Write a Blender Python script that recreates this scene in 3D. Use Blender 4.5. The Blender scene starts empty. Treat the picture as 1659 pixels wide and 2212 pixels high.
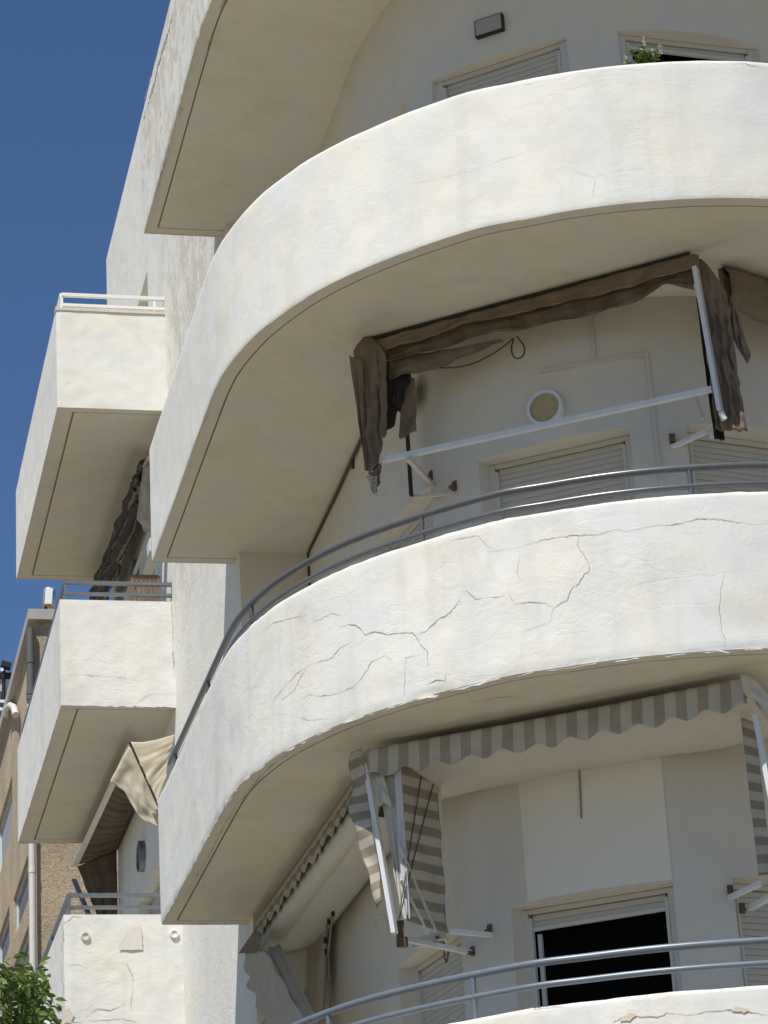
import bpy, bmesh, math, random
from mathutils import Vector, noise
random.seed(7)
R = math.radians
scn = bpy.context.scene

# ------------------------------------------------------------------ camera
CZ = 1.6                                  # eye height; all z below are relative to the eye, +CZ when built
FPX, PITCH, YAW, ROLL = 6208.28, 0.38812, 0.22527, -0.05853
PW, PH = 1659.0, 2212.0
fw = Vector((math.sin(YAW)*math.cos(PITCH), math.cos(YAW)*math.cos(PITCH), math.sin(PITCH)))
r0 = Vector((math.cos(YAW), -math.sin(YAW), 0)); u0 = r0.cross(fw)
rv = r0*math.cos(ROLL)+u0*math.sin(ROLL); uv = u0*math.cos(ROLL)-r0*math.sin(ROLL)
cam = bpy.data.cameras.new('camera'); co = bpy.data.objects.new('camera', cam)
scn.collection.objects.link(co); scn.camera = co
cam.sensor_fit = 'HORIZONTAL'; cam.sensor_width = 36; cam.lens = 36*FPX/PW
cam.clip_start = 0.5; cam.clip_end = 3000
from mathutils import Matrix
co.matrix_world = Matrix(((rv.x, uv.x, -fw.x, 0), (rv.y, uv.y, -fw.y, 0), (rv.z, uv.z, -fw.z, CZ), (0, 0, 0, 1)))

# ------------------------------------------------------------------ world, sun, exposure
SUN = Vector((-0.40, -0.47, 1.0)).normalized()
w = bpy.data.worlds.new('World'); scn.world = w; w.use_nodes = True
nt = w.node_tree; bg = nt.nodes['Background']
sky = nt.nodes.new('ShaderNodeTexSky'); sky.sky_type = 'NISHITA'; sky.sun_disc = False
sky.sun_elevation = math.asin(SUN.z); sky.sun_rotation = math.atan2(SUN.x, SUN.y)
sky.air_density = 1.0; sky.dust_density = 0.0; sky.ozone_density = 10.0
nt.links.new(sky.outputs[0], bg.inputs[0]); bg.inputs[1].default_value = 0.075
sl = bpy.data.lights.new('sun', 'SUN'); sl.energy = 4.2; sl.angle = R(0.53); sl.color = (1.0, 0.955, 0.87)
so = bpy.data.objects.new('sun', sl); scn.collection.objects.link(so)
so.rotation_euler = (-SUN).to_track_quat('-Z', 'Y').to_euler(); so.location = (-10, -10, 40)
vs = scn.view_settings
vs.view_transform = 'Standard'; vs.look = 'None'; vs.gamma = 1; vs.use_curve_mapping = False; vs.exposure = 0.25

# ------------------------------------------------------------------ pixel -> ray helpers (photo seen at 1659 x 2212)
def ray(x, y): return (fw + rv*((x-PW/2)/FPX) - uv*((y-PH/2)/FPX))
def on_z(x, y, z): d = ray(x, y); return d*(z/d.z)
def on_x(x, y, X): d = ray(x, y); return d*(X/d.x)
def on_y(x, y, Y): d = ray(x, y); return d*(Y/d.y)
def on_v(x, y, A, B):
    d = ray(x, y); n = Vector((-(B[1]-A[1]), B[0]-A[0])); t = (n.x*A[0]+n.y*A[1])/(n.x*d.x+n.y*d.y); return d*t
def up(p): return Vector((p[0], p[1], p[2]+CZ))

# ------------------------------------------------------------------ materials
MATS = {}
def newmat(name):
    m = bpy.data.materials.new(name); m.use_nodes = True
    return m, m.node_tree.nodes, m.node_tree.links, m.node_tree.nodes['Principled BSDF']
def N(nodes, t, **kw):
    n = nodes.new(t)
    for k, v in kw.items():
        if k in n.inputs: n.inputs[k].default_value = v
        else: setattr(n, k, v)
    return n
def simple(name, col, rough=0.6, metal=0.0, var=0.12, scale=8.0, bump=0.0, bscale=60.0):
    m, n, l, b = newmat(name)
    tc = N(n, 'ShaderNodeTexCoord'); ns = N(n, 'ShaderNodeTexNoise', Scale=scale, Detail=5.0, Roughness=0.6)
    l.new(tc.outputs['Object'], ns.inputs['Vector'])
    mx = N(n, 'ShaderNodeMix', data_type='RGBA')
    l.new(ns.outputs['Fac'], mx.inputs[0])
    mx.inputs[6].default_value = (*[c*(1-var*1.6) for c in col], 1); mx.inputs[7].default_value = (*[min(1, c*(1+var)) for c in col], 1)
    l.new(mx.outputs[2], b.inputs['Base Color'])
    b.inputs['Roughness'].default_value = rough; b.inputs['Metallic'].default_value = metal
    if bump:
        nb = N(n, 'ShaderNodeTexNoise', Scale=bscale, Detail=4.0); l.new(tc.outputs['Object'], nb.inputs['Vector'])
        bp = N(n, 'ShaderNodeBump', Strength=bump, Distance=0.01); l.new(nb.outputs['Fac'], bp.inputs['Height']); l.new(bp.outputs[0], b.inputs['Normal'])
    MATS[name] = m; return m

def plaster(name, base, dirt=(0.50, 0.47, 0.40), amount=0.35, bump=0.5, wrinkle=1.0, hair=0.0, peel=0.0, zstretch=1.0, stain=None):
    m, n, l, b = newmat(name)
    tc = N(n, 'ShaderNodeTexCoord'); mp = N(n, 'ShaderNodeMapping'); mp.inputs['Scale'].default_value = (1, 1, zstretch)
    l.new(tc.outputs['Object'], mp.inputs['Vector']); V = mp.outputs[0]
    big = N(n, 'ShaderNodeTexNoise', Scale=1.3, Detail=7.0, Roughness=0.62, Distortion=0.6); l.new(V, big.inputs['Vector'])
    rp = N(n, 'ShaderNodeValToRGB'); rp.color_ramp.elements[0].position = 0.52; rp.color_ramp.elements[1].position = 0.80
    l.new(big.outputs['Fac'], rp.inputs[0])
    sm = N(n, 'ShaderNodeTexNoise', Scale=14.0, Detail=6.0, Roughness=0.7); l.new(V, sm.inputs['Vector'])
    mu = N(n, 'ShaderNodeMath', operation='MULTIPLY'); l.new(rp.outputs[0], mu.inputs[0]); l.new(sm.outputs['Fac'], mu.inputs[1])
    m2 = N(n, 'ShaderNodeMath', operation='MULTIPLY'); l.new(mu.outputs[0], m2.inputs[0]); m2.inputs[1].default_value = amount*2
    mx = N(n, 'ShaderNodeMix', data_type='RGBA'); l.new(m2.outputs[0], mx.inputs[0])
    mx.inputs[6].default_value = (*base, 1); mx.inputs[7].default_value = (*dirt, 1)
    col = mx.outputs[2]
    # warm / cool tint drift
    tn = N(n, 'ShaderNodeTexNoise', Scale=2.6, Detail=3.0); l.new(V, tn.inputs['Vector'])
    tr = N(n, 'ShaderNodeValToRGB'); tr.color_ramp.elements[0].color = (0.93, 0.95, 1.0, 1); tr.color_ramp.elements[1].color = (1.0, 0.975, 0.92, 1)
    tr.color_ramp.elements[0].position = 0.3; tr.color_ramp.elements[1].position = 0.7
    l.new(tn.outputs['Fac'], tr.inputs[0])
    mt = N(n, 'ShaderNodeMix', data_type='RGBA', blend_type='MULTIPLY'); mt.inputs[0].default_value = 1.0
    l.new(col, mt.inputs[6]); l.new(tr.outputs[0], mt.inputs[7]); col = mt.outputs[2]
    # grey rain streaks and blotchy weathering
    mps = N(n, 'ShaderNodeMapping'); mps.inputs['Scale'].default_value = (7, 7, 0.5); l.new(tc.outputs['Object'], mps.inputs['Vector'])
    sn = N(n, 'ShaderNodeTexNoise', Scale=1.0, Detail=6.0, Roughness=0.6); l.new(mps.outputs[0], sn.inputs['Vector'])
    sr = N(n, 'ShaderNodeMapRange'); sr.inputs['From Min'].default_value = 0.53; sr.inputs['From Max'].default_value = 0.75; sr.inputs['To Max'].default_value = 0.20*amount/0.35; l.new(sn.outputs['Fac'], sr.inputs['Value'])
    ss = N(n, 'ShaderNodeMix', data_type='RGBA'); l.new(sr.outputs[0], ss.inputs[0]); l.new(col, ss.inputs[6]); ss.inputs[7].default_value = (*[c*0.62 for c in base], 1); col = ss.outputs[2]
    bn = N(n, 'ShaderNodeTexNoise', Scale=2.1, Detail=8.0, Roughness=0.66, Distortion=0.3); l.new(V, bn.inputs['Vector'])
    br = N(n, 'ShaderNodeMapRange'); br.inputs['From Min'].default_value = 0.48; br.inputs['From Max'].default_value = 0.72; br.inputs['To Max'].default_value = 0.42*amount/0.35; l.new(bn.outputs['Fac'], br.inputs['Value'])
    bs = N(n, 'ShaderNodeMix', data_type='RGBA'); l.new(br.outputs[0], bs.inputs[0]); l.new(col, bs.inputs[6]); bs.inputs[7].default_value = (base[0]*.80, base[1]*.80, base[2]*.82, 1); col = bs.outputs[2]
    # heights: trowel unevenness + wrinkled paint skin + grain
    h0 = N(n, 'ShaderNodeTexNoise', Scale=3.0, Detail=3.0, Roughness=0.5, Distortion=0.4); l.new(V, h0.inputs['Vector'])
    mpt = N(n, 'ShaderNodeMapping'); mpt.inputs['Scale'].default_value = (1, 1, 1.7); l.new(tc.outputs['Object'], mpt.inputs['Vector'])
    ht = N(n, 'ShaderNodeTexNoise', Scale=6.0, Detail=9.0, Roughness=0.66, Distortion=1.6); l.new(mpt.outputs[0], ht.inputs['Vector'])
    h1 = N(n, 'ShaderNodeMath', operation='MULTIPLY_ADD'); l.new(h0.outputs['Fac'], h1.inputs[0]); h1.inputs[1].default_value = 0.35
    hm = N(n, 'ShaderNodeTexNoise', Scale=1.5, Detail=4.0, Roughness=0.6); l.new(V, hm.inputs['Vector'])
    hmr = N(n, 'ShaderNodeMapRange'); hmr.inputs['From Min'].default_value = 0.42; hmr.inputs['From Max'].default_value = 0.66; hmr.inputs['To Min'].default_value = 0.25; hmr.inputs['To Max'].default_value = 1.0; l.new(hm.outputs['Fac'], hmr.inputs['Value'])
    htm = N(n, 'ShaderNodeMath', operation='MULTIPLY'); l.new(ht.outputs['Fac'], htm.inputs[0]); l.new(hmr.outputs[0], htm.inputs[1]); l.new(htm.outputs[0], h1.inputs[2])
    h2 = N(n, 'ShaderNodeTexNoise', Scale=38.0, Detail=7.0, Roughness=0.7); l.new(V, h2.inputs['Vector'])
    mpw = N(n, 'ShaderNodeMapping'); mpw.inputs['Scale'].default_value = (1, 1, 2.6); l.new(tc.outputs['Object'], mpw.inputs['Vector'])
    wd = N(n, 'ShaderNodeTexNoise', Scale=3.0, Detail=4.0); l.new(mpw.outputs[0], wd.inputs['Vector'])
    wa = N(n, 'ShaderNodeVectorMath', operation='MULTIPLY_ADD'); l.new(wd.outputs['Color'], wa.inputs[0]); wa.inputs[1].default_value = (.55, .55, .55); l.new(mpw.outputs[0], wa.inputs[2])
    vo = N(n, 'ShaderNodeTexVoronoi', feature='DISTANCE_TO_EDGE', Scale=1.9); l.new(wa.outputs[0], vo.inputs['Vector'])
    wr = N(n, 'ShaderNodeMapRange'); wr.inputs['From Min'].default_value = 0.0; wr.inputs['From Max'].default_value = 0.035
    l.new(vo.outputs['Distance'], wr.inputs['Value'])
    wm = N(n, 'ShaderNodeTexNoise', Scale=1.7, Detail=3.0); l.new(V, wm.inputs['Vector'])
    wmr = N(n, 'ShaderNodeMapRange'); wmr.inputs['From Min'].default_value = 0.50; wmr.inputs['From Max'].default_value = 0.60; l.new(wm.outputs['Fac'], wmr.inputs['Value'])
    inv = N(n, 'ShaderNodeMath', operation='SUBTRACT'); inv.inputs[0].default_value = 1.0; l.new(wr.outputs[0], inv.inputs[1])
    crk = N(n, 'ShaderNodeMath', operation='MULTIPLY'); l.new(inv.outputs[0], crk.inputs[0]); l.new(wmr.outputs[0], crk.inputs[1])
    if hair:
        sh = N(n, 'ShaderNodeMath', operation='POWER'); l.new(crk.outputs[0], sh.inputs[0]); sh.inputs[1].default_value = 5.0
        shm = N(n, 'ShaderNodeMath', operation='MULTIPLY'); l.new(sh.outputs[0], shm.inputs[0]); shm.inputs[1].default_value = hair
        mc = N(n, 'ShaderNodeMix', data_type='RGBA'); l.new(shm.outputs[0], mc.inputs[0]); l.new(col, mc.inputs[6]); mc.inputs[7].default_value = (0.33, 0.31, 0.27, 1); col = mc.outputs[2]
    a1 = N(n, 'ShaderNodeMath', operation='MULTIPLY_ADD'); l.new(h2.outputs['Fac'], a1.inputs[0]); a1.inputs[1].default_value = 0.17; l.new(h1.outputs[0], a1.inputs[2])
    a2 = N(n, 'ShaderNodeMath', operation='MULTIPLY_ADD'); l.new(crk.outputs[0], a2.inputs[0]); a2.inputs[1].default_value = -0.35*wrinkle; l.new(a1.outputs[0], a2.inputs[2])
    height = a2.outputs[0]
    if peel:
        mpp = N(n, 'ShaderNodeMapping'); mpp.inputs['Scale'].default_value = (1, 1.0, 0.8); l.new(tc.outputs['Object'], mpp.inputs['Vector'])
        pn = N(n, 'ShaderNodeTexNoise', Scale=3.2, Detail=8.0, Roughness=0.72, Distortion=1.5); l.new(mpp.outputs[0], pn.inputs['Vector'])
        pr = N(n, 'ShaderNodeMapRange'); pr.inputs['From Min'].default_value = 0.55-0.06*peel; pr.inputs['From Max'].default_value = 0.585-0.06*peel; l.new(pn.outputs['Fac'], pr.inputs['Value'])
        # only on a weathered stretch of the wall
        sp = N(n, 'ShaderNodeSeparateXYZ'); l.new(tc.outputs['Object'], sp.inputs[0])
        zr = N(n, 'ShaderNodeMapRange'); zr.inputs['From Min'].default_value = 10.6; zr.inputs['From Max'].default_value = 11.6; l.new(sp.outputs['Z'], zr.inputs['Value'])
        yr = N(n, 'ShaderNodeMapRange'); yr.inputs['From Min'].default_value = 26.4; yr.inputs['From Max'].default_value = 25.2; l.new(sp.outputs['Y'], yr.inputs['Value'])
        pm0 = N(n, 'ShaderNodeMath', operation='MULTIPLY'); l.new(pr.outputs[0], pm0.inputs[0]); l.new(zr.outputs[0], pm0.inputs[1])
        pm = N(n, 'ShaderNodeMath', operation='MULTIPLY'); l.new(pm0.outputs[0], pm.inputs[0]); l.new(yr.outputs[0], pm.inputs[1])
        pc = N(n, 'ShaderNodeMix', data_type='RGBA'); l.new(pm.outputs[0], pc.inputs[0]); l.new(col, pc.inputs[6]); pc.inputs[7].default_value = (0.66, 0.605, 0.51, 1); col = pc.outputs[2]
        a3 = N(n, 'ShaderNodeMath', operation='MULTIPLY_ADD'); l.new(pm.outputs[0], a3.inputs[0]); a3.inputs[1].default_value = -0.6; l.new(height, a3.inputs[2]); height = a3.outputs[0]
    if stain:
        for (c, rad, amt, scol) in stain:
            vm = N(n, 'ShaderNodeVectorMath', operation='SUBTRACT'); l.new(tc.outputs['Object'], vm.inputs[0]); vm.inputs[1].default_value = c
            vd = N(n, 'ShaderNodeVectorMath', operation='DIVIDE'); l.new(vm.outputs[0], vd.inputs[0]); vd.inputs[1].default_value = rad
            vl = N(n, 'ShaderNodeVectorMath', operation='LENGTH'); l.new(vd.outputs[0], vl.inputs[0])
            ad = N(n, 'ShaderNodeMath', operation='MULTIPLY_ADD'); l.new(sm.outputs['Fac'], ad.inputs[0]); ad.inputs[1].default_value = 0.6; l.new(vl.outputs['Value'], ad.inputs[2])
            mr = N(n, 'ShaderNodeMapRange'); mr.inputs['From Min'].default_value = 1.25; mr.inputs['From Max'].default_value = 0.55; mr.inputs['To Max'].default_value = amt; l.new(ad.outputs[0], mr.inputs['Value'])
            ms = N(n, 'ShaderNodeMix', data_type='RGBA'); l.new(mr.outputs[0], ms.inputs[0]); l.new(col, ms.inputs[6]); ms.inputs[7].default_value = (*scol, 1); col = ms.outputs[2]
    l.new(col, b.inputs['Base Color']); b.inputs['Roughness'].default_value = 0.85; b.inputs['Specular IOR Level'].default_value = 0.2
    bp = N(n, 'ShaderNodeBump', Strength=bump, Distance=0.02); l.new(height, bp.inputs['Height']); l.new(bp.outputs[0], b.inputs['Normal'])
    MATS[name] = m; return m

WHITE = (0.80, 0.79, 0.73)
plaster('plaster', WHITE, amount=0.42, bump=0.23, wrinkle=0.2)
plaster('plaster_cracked', (0.79, 0.78, 0.73), dirt=(0.45, 0.43, 0.38), amount=0.50, bump=0.34, wrinkle=0.35, hair=0.2)
plaster('plaster_peeling', WHITE, dirt=(0.55, 0.51, 0.43), amount=0.35, bump=0.45, wrinkle=0.4, hair=0.15, peel=0.85)
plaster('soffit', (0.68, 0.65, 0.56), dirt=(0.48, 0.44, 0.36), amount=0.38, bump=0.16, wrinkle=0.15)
stp = on_z(905, 850, 8.6)
plaster('plaster_sheltered', (0.645, 0.61, 0.535), dirt=(0.5, 0.47, 0.42), amount=0.22, bump=0.12, wrinkle=0.15,  # house plaster darkened and warmed: shade and warm bounce put into the colour
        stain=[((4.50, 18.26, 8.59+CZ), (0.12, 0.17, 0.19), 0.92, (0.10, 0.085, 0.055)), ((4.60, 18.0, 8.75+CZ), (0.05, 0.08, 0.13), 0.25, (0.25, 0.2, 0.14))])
simple('crack', (0.42, 0.40, 0.345), 0.95, var=0.3, scale=20)
simple('groove', (0.33, 0.29, 0.21), 0.95, var=0.2, scale=6)
simple('bare_render', (0.66, 0.60, 0.52), 0.95, var=0.15, scale=15, bump=0.5)
simple('fresh_paint', (0.73, 0.695, 0.61), 0.8, var=0.03)
simple('rail_steel', (0.13, 0.137, 0.145), 0.30, 0.25, var=0.15, scale=12)
simple('rail_blue_grey', (0.17, 0.20, 0.24), 0.38, 0.2, var=0.12, scale=12)
simple('rail_white', (0.80, 0.79, 0.74), 0.45, 0.0, var=0.06, scale=14)
simple('rail_dark', (0.20, 0.22, 0.23), 0.4, 0.5, var=0.2, scale=14)
simple('white_paint', (0.66, 0.68, 0.70), 0.5, var=0.08, scale=10)
simple('black_metal', (0.018, 0.017, 0.016), 0.5, 0.2, var=0.2)
simple('rust', (0.16, 0.09, 0.06), 0.9, var=0.45, scale=40, bump=0.5)
simple('shutter', (0.50, 0.465, 0.385), 0.55, var=0.06, scale=5)
simple('shutter_dark', (0.09, 0.085, 0.07), 0.8)
simple('frame', (0.56, 0.54, 0.48), 0.55, var=0.08, scale=6)
simple('frame_grey', (0.50, 0.52, 0.54), 0.5, var=0.08, scale=6)
simple('pane_black', (0.004, 0.004, 0.004), 1.0, var=0.1); M0 = MATS['pane_black'].node_tree.nodes['Principled BSDF']; M0.inputs['Specular IOR Level'].default_value = 0.02  # matte black for openings, their unlit depth put into the colour
simple('pane_amber', (0.42, 0.33, 0.15), 0.35, var=0.12, scale=20)
simple('pane_grey', (0.17, 0.18, 0.18), 0.2, var=0.2)
simple('conduit', (0.56, 0.53, 0.46), 0.6, var=0.06)
simple('cable', (0.06, 0.05, 0.035), 0.7)
simple('cord', (0.25, 0.22, 0.18), 0.8)
simple('canvas_brown', (0.205, 0.155, 0.105), 0.95, var=0.35, scale=9, bump=0.4, bscale=25)
simple('canvas_dark', (0.035, 0.028, 0.024), 0.95, var=0.4, scale=14, bump=0.3)
simple('canvas_cream', (0.60, 0.53, 0.40), 0.9, var=0.12, scale=10, bump=0.3, bscale=20)
simple('canvas_grey', (0.47, 0.42, 0.33), 0.9, var=0.15, scale=9, bump=0.3, bscale=20)
simple('vinyl', (0.56, 0.54, 0.47), 0.55, var=0.06)
simple('neighbour_roof', (0.42, 0.40, 0.37), 0.8)
simple('pipe_grey', (0.11, 0.11, 0.105), 0.6, var=0.1)
simple('pipe_white', (0.66, 0.64, 0.59), 0.5, var=0.1)
simple('wood', (0.21, 0.115, 0.06), 0.55, var=0.3, scale=18)
simple('tank_metal', (0.42, 0.38, 0.35), 0.35, 0.5, var=0.15)
simple('copper', (0.55, 0.30, 0.12), 0.4, 0.5)
simple('enamel', (0.85, 0.86, 0.88), 0.3, var=0.02)
simple('blue_glass', (0.06, 0.10, 0.18), 0.15, var=0.2)
simple('blue_shutter', (0.22, 0.24, 0.29), 0.6, var=0.12, scale=14)
simple('light_frame', (0.62, 0.66, 0.70), 0.5)
simple('bark', (0.13, 0.10, 0.075), 0.95, var=0.3, scale=20, bump=0.6)
simple('terracotta', (0.30, 0.14, 0.08), 0.85)
simple('blossom', (0.45, 0.40, 0.30), 0.8)
simple('lamp_face', (0.34, 0.33, 0.30), 0.6, var=0.05)
simple('roofing', (0.35, 0.34, 0.32), 0.9)
def leafmat(name, a, b2):
    m, n, l, b = newmat(name)
    oi = N(n, 'ShaderNodeTexCoord'); ns = N(n, 'ShaderNodeTexNoise', Scale=6.0, Detail=2.0); l.new(oi.outputs['Object'], ns.inputs['Vector'])
    g = N(n, 'ShaderNodeObjectInfo'); ad = N(n, 'ShaderNodeMath', operation='ADD'); l.new(ns.outputs['Fac'], ad.inputs[0]); l.new(g.outputs['Random'], ad.inputs[1])
    hf = N(n, 'ShaderNodeMath', operation='FRACT'); l.new(ad.outputs[0], hf.inputs[0])
    mx = N(n, 'ShaderNodeMix', data_type='RGBA'); l.new(hf.outputs[0], mx.inputs[0]); mx.inputs[6].default_value = (*a, 1); mx.inputs[7].default_value = (*b2, 1)
    l.new(mx.outputs[2], b.inputs['Base Color']); b.inputs['Roughness'].default_value = 0.35
    tr = N(n, 'ShaderNodeBsdfTranslucent'); l.new(mx.outputs[2], tr.inputs['Color'])
    ms = N(n, 'ShaderNodeMixShader'); ms.inputs[0].default_value = 0.3
    l.new(b.outputs[0], ms.inputs[1]); l.new(tr.outputs[0], ms.inputs[2]); l.new(ms.outputs[0], n['Material Output'].inputs['Surface'])
    MATS[name] = m
leafmat('leaf', (0.035, 0.085, 0.015), (0.20, 0.28, 0.06))
leafmat('leaf_small', (0.06, 0.12, 0.02), (0.13, 0.2, 0.04))
def stripes(name, ca, cb, period, axis, dirt=0.15, duty=0.5):
    m, n, l, b = newmat(name)
    uvn = N(n, 'ShaderNodeUVMap'); sp = N(n, 'ShaderNodeSeparateXYZ'); l.new(uvn.outputs[0], sp.inputs[0])
    dv = N(n, 'ShaderNodeMath', operation='DIVIDE'); l.new(sp.outputs[axis], dv.inputs[0]); dv.inputs[1].default_value = period
    fr = N(n, 'ShaderNodeMath', operation='FRACT'); l.new(dv.outputs[0], fr.inputs[0])
    gt = N(n, 'ShaderNodeMath', operation='GREATER_THAN'); l.new(fr.outputs[0], gt.inputs[0]); gt.inputs[1].default_value = duty
    mx = N(n, 'ShaderNodeMix', data_type='RGBA'); l.new(gt.outputs[0], mx.inputs[0]); mx.inputs[6].default_value = (*ca, 1); mx.inputs[7].default_value = (*cb, 1)
    tc = N(n, 'ShaderNodeTexCoord'); ns = N(n, 'ShaderNodeTexNoise', Scale=7.0, Detail=6.0); l.new(tc.outputs['Object'], ns.inputs['Vector'])
    mr = N(n, 'ShaderNodeMapRange'); mr.inputs['To Min'].default_value = 1-dirt*1.6; mr.inputs['To Max'].default_value = 1+dirt; l.new(ns.outputs['Fac'], mr.inputs['Value'])
    vm = N(n, 'ShaderNodeVectorMath', operation='SCALE'); l.new(mx.outputs[2], vm.inputs[0]); l.new(mr.outputs[0], vm.inputs['Scale'])
    l.new(vm.outputs[0], b.inputs['Base Color']); b.inputs['Roughness'].default_value = 0.9
    tl = N(n, 'ShaderNodeBsdfTranslucent'); l.new(vm.outputs[0], tl.inputs['Color'])
    ms = N(n, 'ShaderNodeMixShader'); ms.inputs[0].default_value = 0.2
    l.new(b.outputs[0], ms.inputs[1]); l.new(tl.outputs[0], ms.inputs[2]); l.new(ms.outputs[0], n['Material Output'].inputs['Surface'])
    MATS[name] = m
stripes('stripe_valance', (0.57, 0.565, 0.525), (0.41, 0.375, 0.325), 0.146, 0)
stripes('stripe_side', (0.55, 0.51, 0.43), (0.33, 0.28, 0.21), 0.125, 1)
stripes('stripe_brown', (0.205, 0.152, 0.10), (0.175, 0.128, 0.085), 0.23, 0, 0.3)
stripes('stripe_old', (0.20, 0.155, 0.11), (0.145, 0.11, 0.075), 0.24, 0, 0.25)
stripes('stripe_cream', (0.66, 0.59, 0.45), (0.56, 0.48, 0.35), 0.085, 1, 0.1, 0.6)
stripes('stripe_bunched', (0.30, 0.26, 0.21), (0.09, 0.078, 0.068), 0.11, 1, 0.3, 0.22)  # stripes along the cloth also paint its dark folds and their highlights
def roughcast(name, col):
    m, n, l, b = newmat(name)
    tc = N(n, 'ShaderNodeTexCoord'); V = tc.outputs['Object']
    a = N(n, 'ShaderNodeTexNoise', Scale=26.0, Detail=7.0, Roughness=0.72, Distortion=0.6); l.new(V, a.inputs['Vector'])
    c = N(n, 'ShaderNodeTexNoise', Scale=1.1, Detail=6.0, Roughness=0.6); l.new(V, c.inputs['Vector'])
    rp = N(n, 'ShaderNodeValToRGB'); rp.color_ramp.elements[0].position = 0.30; rp.color_ramp.elements[1].position = 0.62
    rp.color_ramp.elements[0].color = (*[q*0.5 for q in col], 1); rp.color_ramp.elements[1].color = (*col, 1); l.new(a.outputs['Fac'], rp.inputs[0])
    r2_ = N(n, 'ShaderNodeMapRange'); r2_.inputs['From Min'].default_value = 0.35; r2_.inputs['From Max'].default_value = 0.7; r2_.inputs['To Min'].default_value = 1.0; r2_.inputs['To Max'].default_value = 0.72; l.new(c.outputs['Fac'], r2_.inputs['Value'])
    sc = N(n, 'ShaderNodeVectorMath', operation='SCALE'); l.new(rp.outputs[0], sc.inputs[0]); l.new(r2_.outputs[0], sc.inputs['Scale'])
    l.new(sc.outputs[0], b.inputs['Base Color']); b.inputs['Roughness'].default_value = 0.95
    bp = N(n, 'ShaderNodeBump', Strength=0.8, Distance=0.03); l.new(a.outputs['Fac'], bp.inputs['Height']); l.new(bp.outputs[0], b.inputs['Normal'])
    MATS[name] = m
roughcast('roughcast', (0.64, 0.51, 0.35))
def groundmat():
    m, n, l, b = newmat('ground')
    tc = N(n, 'ShaderNodeTexCoord'); a = N(n, 'ShaderNodeTexNoise', Scale=0.4, Detail=8.0); l.new(tc.outputs['Object'], a.inputs['Vector'])
    rp = N(n, 'ShaderNodeValToRGB'); rp.color_ramp.elements[0].color = (0.185, 0.158, 0.108, 1); rp.color_ramp.elements[1].color = (0.285, 0.25, 0.18, 1); l.new(a.outputs['Fac'], rp.inputs[0])
    l.new(rp.outputs[0], b.inputs['Base Color']); b.inputs['Roughness'].default_value = 0.95; MATS['ground'] = m
groundmat()
M = MATS

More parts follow.
